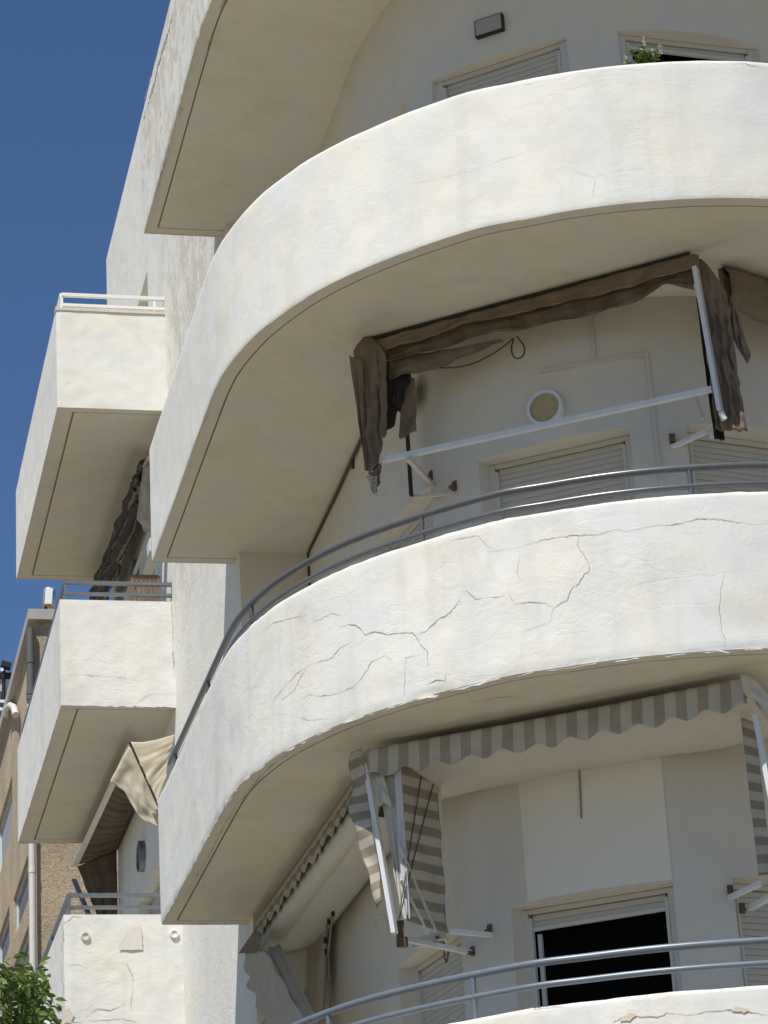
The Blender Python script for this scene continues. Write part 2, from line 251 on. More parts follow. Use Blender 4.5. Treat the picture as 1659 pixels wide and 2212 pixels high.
# ------------------------------------------------------------------ object helpers
def link(o): scn.collection.objects.link(o); return o
def tag(o, label=None, cat=None, group=None, kind=None):
    for k, v in (('label', label), ('category', cat), ('group', group), ('kind', kind)):
        if v: o[k] = v
    return o
def thing(name, loc, label, cat, group=None):
    o = bpy.data.objects.new(name, None); o.empty_display_size = 0.2; link(o); o.location = loc
    return tag(o, label, cat, group)
class MB:
    def __init__(s): s.v = []; s.f = []; s.uv = {}
    def quad(s, a, b, c, d): i = len(s.v); s.v += [Vector(a), Vector(b), Vector(c), Vector(d)]; s.f.append((i, i+1, i+2, i+3)); return s
    def obox(s, c, ax, ay, az):
        c = Vector(c); ax = Vector(ax); ay = Vector(ay); az = Vector(az); i = len(s.v)
        for sx in (-1, 1):
            for sy in (-1, 1):
                for sz in (-1, 1): s.v.append(c+ax*sx+ay*sy+az*sz)
        s.f += [tuple(i+k for k in q) for q in ((0, 1, 3, 2), (4, 6, 7, 5), (0, 4, 5, 1), (2, 3, 7, 6), (0, 2, 6, 4), (1, 5, 7, 3))]; return s
    def box(s, x0, x1, y0, y1, z0, z1):
        return s.obox(((x0+x1)/2, (y0+y1)/2, (z0+z1)/2), ((x1-x0)/2, 0, 0), (0, (y1-y0)/2, 0), (0, 0, (z1-z0)/2))
    def bar(s, a, b, w1, w2=None, upv=(0, 0, 1)):
        a = Vector(a); b = Vector(b); d = (b-a); L = d.length; d.normalize(); w2 = w2 or w1
        sd = d.cross(Vector(upv)); 
        if sd.length < 1e-4: sd = d.cross(Vector((1, 0, 0)))
        sd.normalize(); u = sd.cross(d)
        return s.obox((a+b)/2, d*(L/2), sd*(w1/2), u*(w2/2))
    def tube(s, pts, r, n=10, cap=True):
        pts = [Vector(p) for p in pts]; rs = r if isinstance(r, (list, tuple)) else [r]*len(pts); base = len(s.v); prev = None
        for k, p in enumerate(pts):
            d = (pts[min(k+1, len(pts)-1)]-pts[max(k-1, 0)]).normalized()
            if prev is None: x = d.orthogonal().normalized()
            else: x = (prev-d*prev.dot(d)).normalized()
            prev = x; y = d.cross(x)
            for j in range(n):
                a = 2*math.pi*j/n; s.v.append(p+(x*math.cos(a)+y*math.sin(a))*rs[k])
        for k in range(len(pts)-1):
            for j in range(n):
                j2 = (j+1) % n; s.f.append((base+k*n+j, base+k*n+j2, base+(k+1)*n+j2, base+(k+1)*n+j))
        if cap: s.f.append(tuple(base+j for j in range(n-1, -1, -1))); s.f.append(tuple(base+(len(pts)-1)*n+j for j in range(n)))
        return s
    def grid(s, f, nu, nv, uvf=None):
        i = len(s.v); 
        for b in range(nv+1):
            for a in range(nu+1): s.v.append(Vector(f(a/nu, b/nv)))
        for b in range(nv):
            for a in range(nu):
                k = i+b*(nu+1)+a; s.f.append((k, k+1, k+nu+2, k+nu+1))
                if uvf: s.uv[len(s.f)-1] = [uvf(a/nu, b/nv), uvf((a+1)/nu, b/nv), uvf((a+1)/nu, (b+1)/nv), uvf(a/nu, (b+1)/nv)]
        return s
    def mesh(s, name, mat, smooth=0):
        me = bpy.data.meshes.new(name); me.from_pydata([tuple(v) for v in s.v], [], s.f)
        if s.uv:
            ul = me.uv_layers.new(name='UVMap')
            for p in me.polygons:
                if p.index in s.uv:
                    for li, t in zip(p.loop_indices, s.uv[p.index]): ul.data[li].uv = t
        if mat: me.materials.append(M[mat])
        if smooth:
            me.polygons.foreach_set('use_smooth', [True]*len(me.polygons)); me.set_sharp_from_angle(angle=R(smooth))
        me.update(); return me
    def build(s, name, mat, parent=None, smooth=0, solid=0.0, fix=True):
        me = s.mesh(name, mat, 0)
        if fix and not s.uv:
            bm = bmesh.new(); bm.from_mesh(me); bmesh.ops.recalc_face_normals(bm, faces=bm.faces); bm.to_mesh(me); bm.free()
        if smooth:
            me.polygons.foreach_set('use_smooth', [True]*len(me.polygons)); me.set_sharp_from_angle(angle=R(smooth))
        o = bpy.data.objects.new(name, me); link(o)
        if parent: setpar(o, parent)
        if solid: md = o.modifiers.new('thickness', 'SOLIDIFY'); md.thickness = solid; md.offset = 0
        return o
def world_loc(o):
    v = Vector(o.location)
    while o.parent: o = o.parent; v += o.location
    return v
def setpar(o, p):                          # geometry is written in world space: undo the parent's offset
    o.parent = p
    if o.type == 'MESH' and o.location.length == 0: o.location = -world_loc(p)
def nz(p, s=1.0): return noise.fractal(Vector(p)*s, 1.0, 2.0, 4)

# ------------------------------------------------------------------ plan curves
def catmull(P, step=0.05):
    out = []
    for i in range(len(P)-1):
        p0 = Vector(P[max(i-1, 0)]); p1 = Vector(P[i]); p2 = Vector(P[i+1]); p3 = Vector(P[min(i+2, len(P)-1)])
        n = max(1, int((p2-p1).length/step))
        for k in range(n):
            t = k/n; t2 = t*t; t3 = t2*t
            out.append(0.5*((2*p1)+(p2-p0)*t+(2*p0-5*p1+4*p2-p3)*t2+(3*p1-p0-3*p2+p3)*t3))
    out.append(Vector(P[-1])); return out
XM = 6.25
half = [(3.085, 22.25), (3.088, 21.4), (3.09, 20.4), (3.092, 19.5), (3.10, 18.8), (3.14, 18.38), (3.245, 17.9), (3.385, 17.52), (3.53, 17.22), (3.69, 16.97), (3.88, 16.73),
        (4.12, 16.47), (4.44, 16.18), (4.72, 16.02), (4.99, 15.875), (5.27, 15.76), (5.56, 15.675), (5.85, 15.615), (6.25, 15.58)]
SLAB = catmull(half + [(2*XM-x, y) for x, y in half[-2::-1]])
whalf = [(4.36, 21.98), (4.36, 20.6), (4.36, 19.4), (4.38, 18.95), (4.43, 18.6), (4.50, 18.25), (4.62, 17.95), (4.85, 17.65), (5.2, 17.36), (5.55, 17.15), (5.9, 17.04), (6.25, 17.0)]
WALL = catmull(whalf + [(2*XM-x, y) for x, y in whalf[-2::-1]], 0.06)
XW, YB, YFAR, YSIDE, XBOX = 3.78, 22.25, 30.57, 25.86, 2.685
Z = [11.917, 8.817, 5.717, 2.617]          # soffits of the main balconies, top to bottom
HS = 1.039
ZB = [11.873, 8.773, 5.673]; HB = 1.07     # side balconies
ROOF = 16.0
def offs(P, d):                            # inward offset (positive) of an open polyline, mitred
    out = []
    for i, p in enumerate(P):
        a = P[max(i-1, 0)]; c = P[min(i+1, len(P)-1)]
        n = Vector((0, 0)); 
        for q, r in ((a, p), (p, c)):
            t = (r-q)
            if t.length > 1e-6: t.normalize(); n += Vector((t.y, -t.x))
        n.normalize()
        t1 = (p-a); t1 = t1.normalized() if t1.length > 1e-6 else None
        k = 1.0
        if t1: k = max(0.5, n.dot(Vector((t1.y, -t1.x))))
        out.append(p - n*(d/k))
    return out
def arclen(P):
    s = [0.0]
    for a, b in zip(P[:-1], P[1:]): s.append(s[-1]+(b-a).length)
    return s

# ================================================================== SETTING
g = MB().quad((-700, -700, 0), (700, -700, 0), (700, 900, 0), (-700, 900, 0)).build('ground', 'ground')
tag(g, kind='structure')

# ================================================================== APARTMENT BUILDING
BLD = thing('apartment_building', (6.25, 22, 0), 'white plastered apartment house with curved wrap-around balconies and small side balconies', 'building')

# ---- walls with openings
def wall(path, z0, z1, openings, mat, depth=0.30, zstep=0.5, cuts=()):
    s = arclen(path); L = s[-1]
    def at(q):
        q = min(max(q, 0), L)
        for i in range(len(s)-1):
            if q <= s[i+1]+1e-9: t = (q-s[i])/(s[i+1]-s[i]); return path[i].lerp(path[i+1], t), i
        return path[-1], len(s)-2
    inner = offs(path, depth)
    def atin(q):
        p, i = at(q); t = (q-s[i])/(s[i+1]-s[i]); return inner[i].lerp(inner[i+1], min(max(t, 0), 1))
    S = sorted(set([round(x, 4) for x in s]+[round(o[k], 4) for o in openings for k in (0, 1)]))
    Zs = [z0]; 
    while Zs[-1]+zstep < z1: Zs.append(Zs[-1]+zstep)
    Zs = sorted(set([round(z, 4) for z in Zs]+[round(z1, 4)]+[round(o[k], 4) for o in openings for k in (2, 3)]))
    mb = MB(); idx = {}
    def vid(i, j):
        if (i, j) not in idx: p, _ = at(S[i]); idx[(i, j)] = len(mb.v); mb.v.append(Vector((p.x, p.y, Zs[j]+CZ)))
        return idx[(i, j)]
    for i in range(len(S)-1):
        for j in range(len(Zs)-1):
            cs = (S[i]+S[i+1])/2; cz = (Zs[j]+Zs[j+1])/2
            if any(o[0] < cs < o[1] and o[2] < cz < o[3] for o in openings): continue
            mb.f.append((vid(i, j), vid(i+1, j), vid(i+1, j+1), vid(i, j+1)))
    for o in openings:
        seg = [q for q in S if o[0]-1e-3 <= q <= o[1]+1e-3]
        for a, b in zip(seg[:-1], seg[1:]):
            for zz in (o[2], o[3]):
                pa, pb = at(a)[0], at(b)[0]; ia, ib = atin(a), atin(b)
                mb.quad((*pa, zz+CZ), (*pb, zz+CZ), (*ib, zz+CZ), (*ia, zz+CZ))
        for q in (o[0], o[1]):
            p = at(q)[0]; i2 = atin(q)
            mb.quad((*p, o[2]+CZ), (*i2, o[2]+CZ), (*i2, o[3]+CZ), (*p, o[3]+CZ))
    return mb, at
sW = arclen(WALL)
def s_near(x, y): 
    return min(range(len(WALL)), key=lambda i: (WALL[i]-Vector((x, y))).length), 
def sN(x, y): return sW[s_near(x, y)[0]]
win = []          # (s0, s1, ztop, zbottom, style)
FL = [10.97, 7.848, 4.67, 1.55]
for k, zt in enumerate(FL):
    zb = zt-1.95
    win.append((sN(4.365, 19.42), sN(4.53, 18.18), zt, zb, 'closed'))
    win.append((sN(4.76, 17.77) if k else sN(4.645, 17.92), sN(5.69, 17.1) if k else sN(5.51, 17.17), zt, zb, ['closed', 'closed', 'open', 'closed'][k]))
    win.append((sN(6.05, 17.02) if k else sN(5.845, 17.05), sN(7.12, 17.2) if k else sN(6.97, 17.15), zt, zb, ['half', 'closed', 'closed', 'closed'][k]))
    win.append((sN(7.97, 18.2), sN(8.135, 19.42), zt, zb, 'closed'))
front = [Vector((XW, 21.98))] + WALL + [Vector((2*XM-XW, 21.98))]
off0 = (WALL[0]-front[0]).length
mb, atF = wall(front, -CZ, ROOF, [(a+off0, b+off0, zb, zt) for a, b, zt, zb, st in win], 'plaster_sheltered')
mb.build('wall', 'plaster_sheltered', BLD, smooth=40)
left = [Vector((XW, YFAR)), Vector((XW, 21.98))]
def sl_(y): return YFAR-y
doors = [(sl_(28.9), sl_(27.05), z-1.9, z) for z in (14.05, 10.95, 7.66)]
lp = [Vector((XW, YFAR-i*(YFAR-21.98)/60)) for i in range(61)]
mb, atL = wall(lp, -CZ, ROOF, doors, 'plaster_peeling', zstep=0.3)
mb.build('wall', 'plaster_peeling', BLD, smooth=40)
XR = 2*XM-XW
MB().quad((XR, 21.98, 0), (XR, YFAR, 0), (XR, YFAR, ROOF+CZ), (XR, 21.98, ROOF+CZ)).build('wall', 'plaster', BLD)
MB().quad((XR, YFAR, 0), (XW, YFAR, 0), (XW, YFAR, ROOF+CZ), (XR, YFAR, ROOF+CZ)).build('wall', 'plaster', BLD)
rf = MB(); pl = [Vector((XW, YFAR))]+front+[Vector((XR, YFAR))]
rf.v = [Vector((p.x, p.y, ROOF+CZ-0.004)) for p in pl]; rf.f = [tuple(range(len(pl)))]
rf.build('roof', 'roofing', BLD)

# ---- windows
def window(P0, P1, zt, zb, style, parent, inset=0.115, jamb=0.075, mat='shutter', fmat='frame', pitch=0.042):
    P0 = Vector((P0.x, P0.y, 0)); P1 = Vector((P1.x, P1.y, 0)); d = (P1-P0); L = d.length; d.normalize()
    inn = Vector((-d.y, d.x, 0)); ext = 0.045; O = P0+inn*inset-d*ext; L += 2*ext; jamb += ext; up_ = Vector((0, 0, 1))
    def pt(a, dep, z): return O+d*a+inn*dep+Vector((0, 0, z+CZ))
    fr = MB()
    zt -= 0.004; zb += 0.004
    fr.obox(pt(jamb/2, 0.03, (zt+zb)/2), d*(jamb/2), inn*0.035, up_*((zt-zb)/2))
    fr.obox(pt(L-jamb/2, 0.03, (zt+zb)/2), d*(jamb/2), inn*0.035, up_*((zt-zb)/2))
    fr.obox(pt(L/2, 0.032, zt-0.016), d*(L/2-jamb-0.001), inn*0.033, up_*0.016)
    fr.obox(pt(jamb+0.012, 0.012, (zt+zb)/2-0.03), d*0.011, inn*0.022, up_*((zt-zb)/2-0.03))
    fr.obox(pt(L-jamb-0.012, 0.012, (zt+zb)/2-0.03), d*0.011, inn*0.022, up_*((zt-zb)/2-0.03))
    f = fr.build('window', fmat, parent)
    n = {'closed': int((zt-zb-0.06)/pitch), 'open': 2, 'half': 1}[style]
    sm = MB()
    # slat: slightly bowed profile, 5 points
    prof = [(0.0085, -0.0207), (0.0055, -0.018), (0.0045, -0.004), (0.005, 0.012), (0.0085, 0.0195), (0.016, 0.0195), (0.016, -0.0207)]
    hl = L/2-jamb-0.024
    for e in (-1, 1):
        for (a, b) in prof: sm.v.append(d*(hl*e)+inn*a+up_*b)
    k = len(prof)
    for i in range(k): sm.f.append((i, (i+1) % k, k+(i+1) % k, k+i))
    sm.f += [tuple(range(k-1, -1, -1)), tuple(range(k, 2*k))]
    me = sm.mesh('slat', mat)
    for i in range(n):
        o = bpy.data.objects.new('slat', me); link(o); o.parent = f; pos = pt(L/2, 0.012+random.uniform(-.0015, .0015), zt-0.036-pitch*(i+0.5))
        o.location = pos
        o.location = pos - world_loc(f)
    if style == 'closed':
        MB().obox(pt(L/2, 0.06, (zt+zb)/2), d*(L/2-0.005), inn*0.006, up_*((zt-zb)/2-0.005)).build('shutter_backing', 'shutter_dark', f)  # dark sheet stands in for the unlit interior behind the slats
    else:
        zc = zt-0.036-pitch*n
        MB().obox(pt(L/2, 0.016, zc-0.012), d*hl, inn*0.012, up_*0.012).build('shutter_rail', fmat, f)
        MB().obox(pt(L/2, 0.1, (zt+zb)/2), d*(L/2-0.002), inn*0.004, up_*((zt-zb)/2-0.004)).build('pane', 'pane_black', f)  # black sheet stands in for the dark of the room, no glass
        s2 = MB(); s2.obox(pt(jamb+0.05, 0.06, (zc+zb)/2-.02), d*0.013, inn*0.016, up_*((zc-zb)/2-.02))
        if style == 'half': s2.obox(pt(L*0.55, 0.06, (zc+zb)/2-.02), d*0.022, inn*0.016, up_*((zc-zb)/2-.02)); s2.obox(pt(L*0.3, 0.08, zc-0.11), d*(L*0.24), inn*0.01, up_*0.02)
        s2.build('sash', 'frame_grey', f)
    return f
for a, b, zt, zb, st in win: window(atF(a+off0)[0], atF(b+off0)[0], zt, zb, st, BLD, inset=0.045 if zt > 10 else 0.115)
for k, (a, b, zb, zt) in enumerate(doors): window(atL(a)[0], atL(b)[0], zt, zb, 'closed', BLD, inset=0.10, mat='shutter', fmat='frame')

# ---- main balconies
OUT = [Vector((4.02, YB)), Vector((3.5, YB))] + [Vector((3.085, YB))] + [p for p in SLAB if p.y < 21.95] + [Vector((2*XM-3.085, YB))] + [Vector((2*XM-3.5, YB)), Vector((2*XM-4.02, YB))]
def balcony(z0, h, rough, seed, mat):
    s = arclen(OUT); n = len(OUT)
    rows = [0.0, 0.012, 0.03] + [0.03+(h-0.06)*i/22 for i in range(1, 22)] + [h-0.03, h-0.012, h-0.002]
    base = [offs(OUT, x) for x in (0.0,)][0]
    nrm = [ (a-b) for a, b in zip(offs(OUT, 0.0), offs(OUT, 1.0))]
    nrm = [v.normalized() for v in nrm]
    mb = MB()
    for r, hz in enumerate(rows):
        for i, p in enumerate(OUT):
            q = Vector((p.x*1.0, p.y*1.0, hz+seed*7.3))
            disp = 0.004*nz(q, 1.6)+0.0022*nz(q, 6)
            dz = 0.0
            if r == 0: dz = -abs(rough*(nz((s[i], seed, 1), 3.0)*0.6+nz((s[i], seed, 9), 11)*0.6))*0.6; disp += -0.006+rough*0.5*nz((s[i], seed, 4), 8)*0.5
            if r == 1: disp -= 0.002+abs(rough*0.25*nz((s[i], seed, 4), 8)); dz = dz*0.5
            if r == len(rows)-1: disp -= 0.010; dz = 0.004*nz((s[i], seed, 2), 2.5)+rough*0.12*nz((s[i], seed, 5), 9)
            if r == len(rows)-2: disp -= 0.002
            mb.v.append(Vector((p.x+nrm[i].x*disp, p.y+nrm[i].y*disp, z0+hz+dz+CZ)))
    ins = offs(OUT, 0.13)
    for hz, o2 in ((h+0.002, ins), (0.2, ins)):
        for p in o2: mb.v.append(Vector((p.x, p.y, z0+hz+CZ)))
    nr = len(rows)+2
    for r in range(nr-1):
        for i in range(n-1): mb.f.append((r*n+i, r*n+i+1, (r+1)*n+i+1, (r+1)*n+i))
    k = (nr-1)*n; mb.f.append(tuple(range(k, k+n)))           # balcony floor
    b = mb.build('balcony', mat, BLD, smooth=42)
    # soffit with its drip groove
    sb = MB(); g0 = 0.105; rings = [(0.002, 0.0), (g0, 0.0), (g0, 0.016), (g0+0.014, 0.016), (g0+0.014, 0.0)]
    for d_, dz in rings:
        for i, p in enumerate(offs(OUT, d_)): sb.v.append(Vector((p.x, p.y, z0+dz+0.004+CZ)))
    for r in range(len(rings)-1):
        if r == 2: continue
        for i in range(n-1): sb.f.append((r*n+i, r*n+i+1, (r+1)*n+i+1, (r+1)*n+i))
    k = (len(rings)-1)*n; sb.f.append(tuple(range(k, k+n)))
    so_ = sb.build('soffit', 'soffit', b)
    gb = MB()
    for d_, dz in rings[2:4]:
        for i, p in enumerate(offs(OUT, d_)): gb.v.append(Vector((p.x, p.y, z0+dz+0.004+CZ)))
    for i in range(n-1): gb.f.append((i, i+1, n+i+1, n+i))
    gb.build('drip_groove', 'groove', b)
    return b
BAL = [balcony(Z[0], HS, 0.04, 1, 'plaster_peeling'), balcony(Z[1], HS, 0.006, 2, 'plaster'), balcony(Z[2], HS, 0.055, 3, 'plaster_cracked'), balcony(Z[3], HS, 0.02, 4, 'plaster_cracked')]

# ---- railings along the main balconies
def railing(zt, mat, s_posts, r=0.0235, drop=0.125, off=0.06, base=None):
    P = offs(OUT[2:-2], off); s = arclen(P)
    P = [p for p, q in zip(P, s)][1:-1]; s = arclen(P)
    o = MB().tube([(p.x, p.y, zt+CZ) for p in P], r, 10).build('railing', mat, BLD, smooth=60)
    MB().tube([(p.x, p.y, zt-drop+CZ) for p in P], r*0.85, 10).build('lower_rail', mat, o, smooth=60)
    for q in s_posts:
        i = min(range(len(s)), key=lambda k: abs(s[k]-q)); p = P[i]
        MB().tube([(p.x, p.y, base-0.01+CZ), (p.x, p.y, zt+CZ)], 0.017, 8).build('post', mat, o, smooth=60)
    return o
def s_on(P, x, y): 
    s = arclen(P); return s[min(range(len(P)), key=lambda i: (P[i]-Vector((x, y))).length)]
PR = offs(OUT[2:-2], 0.06)[1:-1]
posts2 = [s_on(PR, *q) for q in ((3.15, 21.6), (3.15, 19.9), (3.2, 18.3), (4.04, 16.62), (5.57, 15.73), (7.3, 15.85), (8.7, 17.0), (9.3, 19.0))]
posts3 = [s_on(PR, *q) for q in ((3.15, 21.0), (3.17, 18.9), (3.45, 17.5), (4.17, 16.5), (5.8, 15.69), (7.4, 15.9), (8.8, 17.1))]
railing(6.955, 'rail_steel', posts2, base=Z[2]+HS)
railing(3.93, 'rail_blue_grey', posts3, base=Z[3]+HS, drop=0.135)
railing(Z[1]+HS+0.088, 'rail_steel', posts2, base=Z[1]+0.2, drop=0.13, off=0.21, r=0.02)
railing(Z[0]+HS+0.1, 'rail_steel', posts2, base=Z[0]+0.2, drop=0.13, off=0.21, r=0.02)

# ---- side balconies
def side_balcony(z0, mat, rough, seed):
    t = 0.11; mb = MB()
    def face(f, nu, nv): mb.grid(f, nu, nv)
    def pz(x, y, z, a):
        q = Vector((x, y, z)); e = 0.005*nz(q, 2.0)+0.002*nz(q, 8)
        edge = 0.0
        if z < 1e-4: edge = -abs(rough*nz((x*3+y, seed, 3), 3))*0.7
        return Vector((x+(e if a == 'x' else 0), y+(e if a == 'y' else 0), z0+z+edge+CZ))
    face(lambda u, v: pz(XBOX+u*(XW+.05-XBOX), YSIDE, v*HB, 'y' if 0 < u < 1 and 0 < v < 1 else ''), 36, 30)
    face(lambda u, v: pz(XBOX, YFAR-u*(YFAR-YSIDE), v*HB, 'x' if 0 < u < 1 and 0 < v < 1 else ''), 70, 30)
    face(lambda u, v: pz(XBOX+u*(XW+.05-XBOX), YFAR, v*HB, ''), 30, 6)
    # top rim, inner faces, floor
    X0, X1, Y0, Y1 = XBOX, XW+.05, YSIDE, YFAR; zt = z0+HB+CZ; zf = z0+0.2+CZ
    for (x0, x1, y0, y1) in ((X0, X1, Y0, Y0+t), (X0, X1, Y1-t, Y1), (X0, X0+t, Y0+t, Y1-t)): mb.quad((x0, y0, zt), (x1, y0, zt), (x1, y1, zt), (x0, y1, zt))
    mb.quad((X0+t, Y0+t, zf), (X1, Y0+t, zf), (X1, Y0+t, zt), (X0+t, Y0+t, zt)); mb.quad((X0+t, Y0+t, zf), (X0+t, Y1-t, zf), (X0+t, Y1-t, zt), (X0+t, Y0+t, zt))
    mb.quad((X0+t, Y1-t, zf), (X1, Y1-t, zf), (X1, Y1-t, zt), (X0+t, Y1-t, zt)); mb.quad((X0+t, Y0+t, zf), (X1, Y0+t, zf), (X1, Y1-t, zf), (X0+t, Y1-t, zf))
    b = mb.build('side_balcony', mat, BLD, smooth=42)
    sb = MB(); zz = z0+0.004+CZ; a, c = 0.16, 0.18
    rings = [[(X0+d, Y0+d*.7, dz), (X1, Y0+d*.7, dz), (X1, Y1-d*.7, dz), (X0+d, Y1-d*.7, dz)] for d, dz in ((0.002, 0), (a, 0), (a, .016), (c, .016), (c, 0))]
    for r in rings: sb.v += [Vector((x, y, zz+dz)) for x, y, dz in r]
    for r in (0, 1, 3):
        for i in (0, 2, 3): sb.f.append((r*4+i, r*4+(i+1) % 4, r*4+4+(i+1) % 4, r*4+4+i))
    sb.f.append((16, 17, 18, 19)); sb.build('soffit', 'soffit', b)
    gb = MB()
    for r in rings[2:4]: gb.v += [Vector((x, y, zz+dz)) for x, y, dz in r]
    gb.f = [(i, (i+1) % 4, 4+(i+1) % 4, 4+i) for i in (0, 2, 3)]; gb.build('drip_groove', 'groove', b)
    return b
SB = [side_balcony(ZB[0], 'plaster', 0.004, 11), side_balcony(ZB[1], 'plaster_cracked', 0.03, 12), side_balcony(ZB[2], 'plaster_cracked', 0.02, 13)]
def side_railing(z0, mat, r=0.022):
    zt = z0+HB+0.195+CZ; x0, x1, y0, y1 = XBOX+0.06, XW+0.02, YSIDE+0.05, YFAR-0.05
    pts = lambda z: [(x1, y0, z), (x0, y0, z), (x0, y1, z), (x1, y1, z)]
    o = MB()
    P = pts(zt)
    for a, b in zip(P[:-1], P[1:]): o.bar(Vector(a), Vector(b), 0.04, 0.034)
    o = o.build('railing', mat, BLD)
    lo = MB(); P = pts(zt-0.115)
    for a, b in zip(P[:-1], P[1:]): lo.bar(a, b, 0.036, 0.03)
    lo.build('lower_rail', mat, o)
    for (x, y) in ((x0, y0), (x1-0.12, y0), (x0, y0+1.55), (x0, y0+3.1), (x0, y1)):
        MB().box(x-.014, x+.014, y-.014, y+.014, z0+HB-0.02+CZ, zt-0.018).build('post', mat, o)
side_railing(ZB[0], 'rail_white'); side_railing(ZB[1], 'rail_dark'); side_railing(ZB[2], 'rail_dark')
# thick mortar bed under the white rail of the top one
MB().box(XBOX-.008, XW, YSIDE-.012, YSIDE+.10, ZB[0]+HB-.005+CZ, ZB[0]+HB+.028+CZ).build('coping', 'bare_render', SB[0])

# ---- cracks traced on the parapets
def hit_out(x, y, Pth=None, off=0.0):
    d = ray(x, y); best = None
    for a, b in zip(OUT[2:-3], OUT[3:-2]):
        e = b-a; det = -d.x*e.y+d.y*e.x
        if abs(det) < 1e-9: continue
        t = (-a.x*e.y+a.y*e.x)/det; s_ = (d.x*a.y-d.y*a.x)/det
        if t > 0 and -1e-6 <= s_ <= 1+1e-6 and (best is None or t < best[0]):
            best = (t, Vector((e.y, -e.x)).normalized())
    return (d*best[0], best[1]) if best else None
def crack(pts, parent, width=0.007, hit=None, proud=0.0026):
    hit = hit or HITS.get(parent.name, hit_out)
    P = []
    for (a, b) in zip(pts[:-1], pts[1:]):
        n = max(2, int(math.hypot(b[0]-a[0], b[1]-a[1])/5))
        for k in range(n):
            t = k/n; P.append((a[0]+(b[0]-a[0])*t+random.uniform(-1.2, 1.2), a[1]+(b[1]-a[1])*t+random.uniform(-1.2, 1.2)))
    P.append(pts[-1])
    W = []
    for q in P:
        h = hit(*q)
        if h: W.append((h[0]+h[1].to_3d()*proud, h[1].to_3d()))
    if len(W) < 2: return
    mb = MB()
    for i, (p, n) in enumerate(W):
        d = W[min(i+1, len(W)-1)][0]-W[max(i-1, 0)][0]; sd = d.cross(n).normalized()
        e = min(i, len(W)-1-i)/max(1, len(W)-1)
        wd = width*0.27*(0.3+0.7*min(1, e*5))*max(0.28, 0.75+1.0*noise.noise(p*7))*random.uniform(0.6, 1.3)
        mb.v += [up(p+sd*wd), up(p-sd*wd)]
    mb.f = [(2*i, 2*i+1, 2*i+3, 2*i+2) for i in range(len(W)-1)]
    mb.build('crack', 'crack', parent)
def surf(z0, seed):
    def h(x, y):
        q = hit_out(x, y)
        if not q: return None
        p, n = q; v = Vector((p.x, p.y, p.z-z0+seed*7.3)); return p+n.to_3d()*(0.004*nz(v, 1.6)+0.0022*nz(v, 6)), n
    return h
z6 = lambda x, y: (995.4+.4*x, 995.4+.4*y)
z5 = lambda x, y: (331.8+.4*x, 995.4+.4*y)
def C(f, L): return [f(*q) for q in L]
B2 = BAL[2]
HITS = {BAL[k].name: surf(Z[k], k+1) for k in range(4)}
crack(C(z6, [(140, 492), (300, 470), (450, 425), (600, 403), (740, 400), (830, 372), (900, 380), (1050, 350), (1150, 345), (1290, 312), (1400, 318), (1560, 342), (1659, 338)]), B2, 0.009)
crack(C(z6, [(-60, 430), (95, 402), (145, 465), (180, 468)]), B2, 0.006)
crack(C(z6, [(635, 405), (628, 455), (695, 560), (690, 600), (665, 610), (640, 660), (600, 690), (575, 750), (500, 795), (488, 850), (492, 865)]), B2, 0.010)
crack(C(z6, [(492, 865), (440, 885), (330, 925)]), B2, 0.005)
crack(C(z6, [(500, 795), (460, 768), (400, 762), (290, 770), (250, 705)]), B2, 0.006)
crack(C(z6, [(0, 705), (30, 700), (80, 748), (130, 738), (240, 732)]), B2, 0.008)
crack(C(z6, [(305, 475), (320, 520), (300, 600), (320, 640)]), B2, 0.004)
crack(C(z6, [(1425, 595), (1405, 680), (1395, 800), (1410, 920), (1430, 970), (1420, 1020)]), B2, 0.005)
crack(C(z5, [(1000, 900), (1050, 882), (1095, 890), (1150, 940), (1190, 920), (1260, 938), (1330, 930), (1400, 928), (1415, 945), (1440, 990), (1478, 1030), (1480, 1110)]), B2, 0.011)
crack(C(z5, [(1415, 945), (1470, 920), (1520, 870), (1600, 820), (1640, 770), (1659, 735)]), B2, 0.008)
crack(C(z5, [(850, 875), (890, 860), (960, 822), (1010, 832)]), B2, 0.008)
crack(C(z5, [(540, 965), (600, 910), (645, 875), (740, 850), (830, 830)]), B2, 0.006)
crack(C(z5, [(640, 1330), (655, 1280), (700, 1230), (770, 1150), (850, 1095), (960, 1065), (1020, 1000), (1080, 975)]), B2, 0.007)
crack(C(z5, [(690, 1290), (760, 1240), (800, 1150), (830, 1120)]), B2, 0.006)
crack(C(z5, [(790, 1300), (830, 1265), (930, 1268), (1010, 1250), (1080, 1220), (1120, 1180), (1180, 1085), (1250, 1052), (1290, 1075)]), B2, 0.008)
crack(C(z5, [(1350, 1270), (1360, 1160), (1362, 1065), (1440, 1045)]), B2, 0.005)
crack(C(z5, [(1470, 1210), (1530, 1185), (1580, 1190), (1575, 1150)]), B2, 0.009)
crack(C(z5, [(670, 1365), (740, 1370), (830, 1400), (960, 1390)]), B2, 0.005)
z2 = lambda x, y: (829.5+.5*x, .5*y); z1 = lambda x, y: (.5*x, .5*y)
B1 = BAL[1]
crack(C(z2, [(820, 740), (905, 765), (1000, 740), (1140, 725)]), B1, 0.0022)
crack(C(z2, [(905, 765), (910, 800), (900, 850)]), B1, 0.004)
crack(C(z2, [(600, 368), (680, 352), (760, 340)]), B1, 0.006); crack(C(z2, [(1010, 300), (1120, 300), (1140, 288)]), B1, 0.006)
crack(C(z2, [(1480, 270), (1560, 275), (1659, 300)]), B1, 0.006)
crack(C(z2, [(10, 830), (120, 795), (350, 745), (600, 660), (760, 610)]), B1, 0.002)
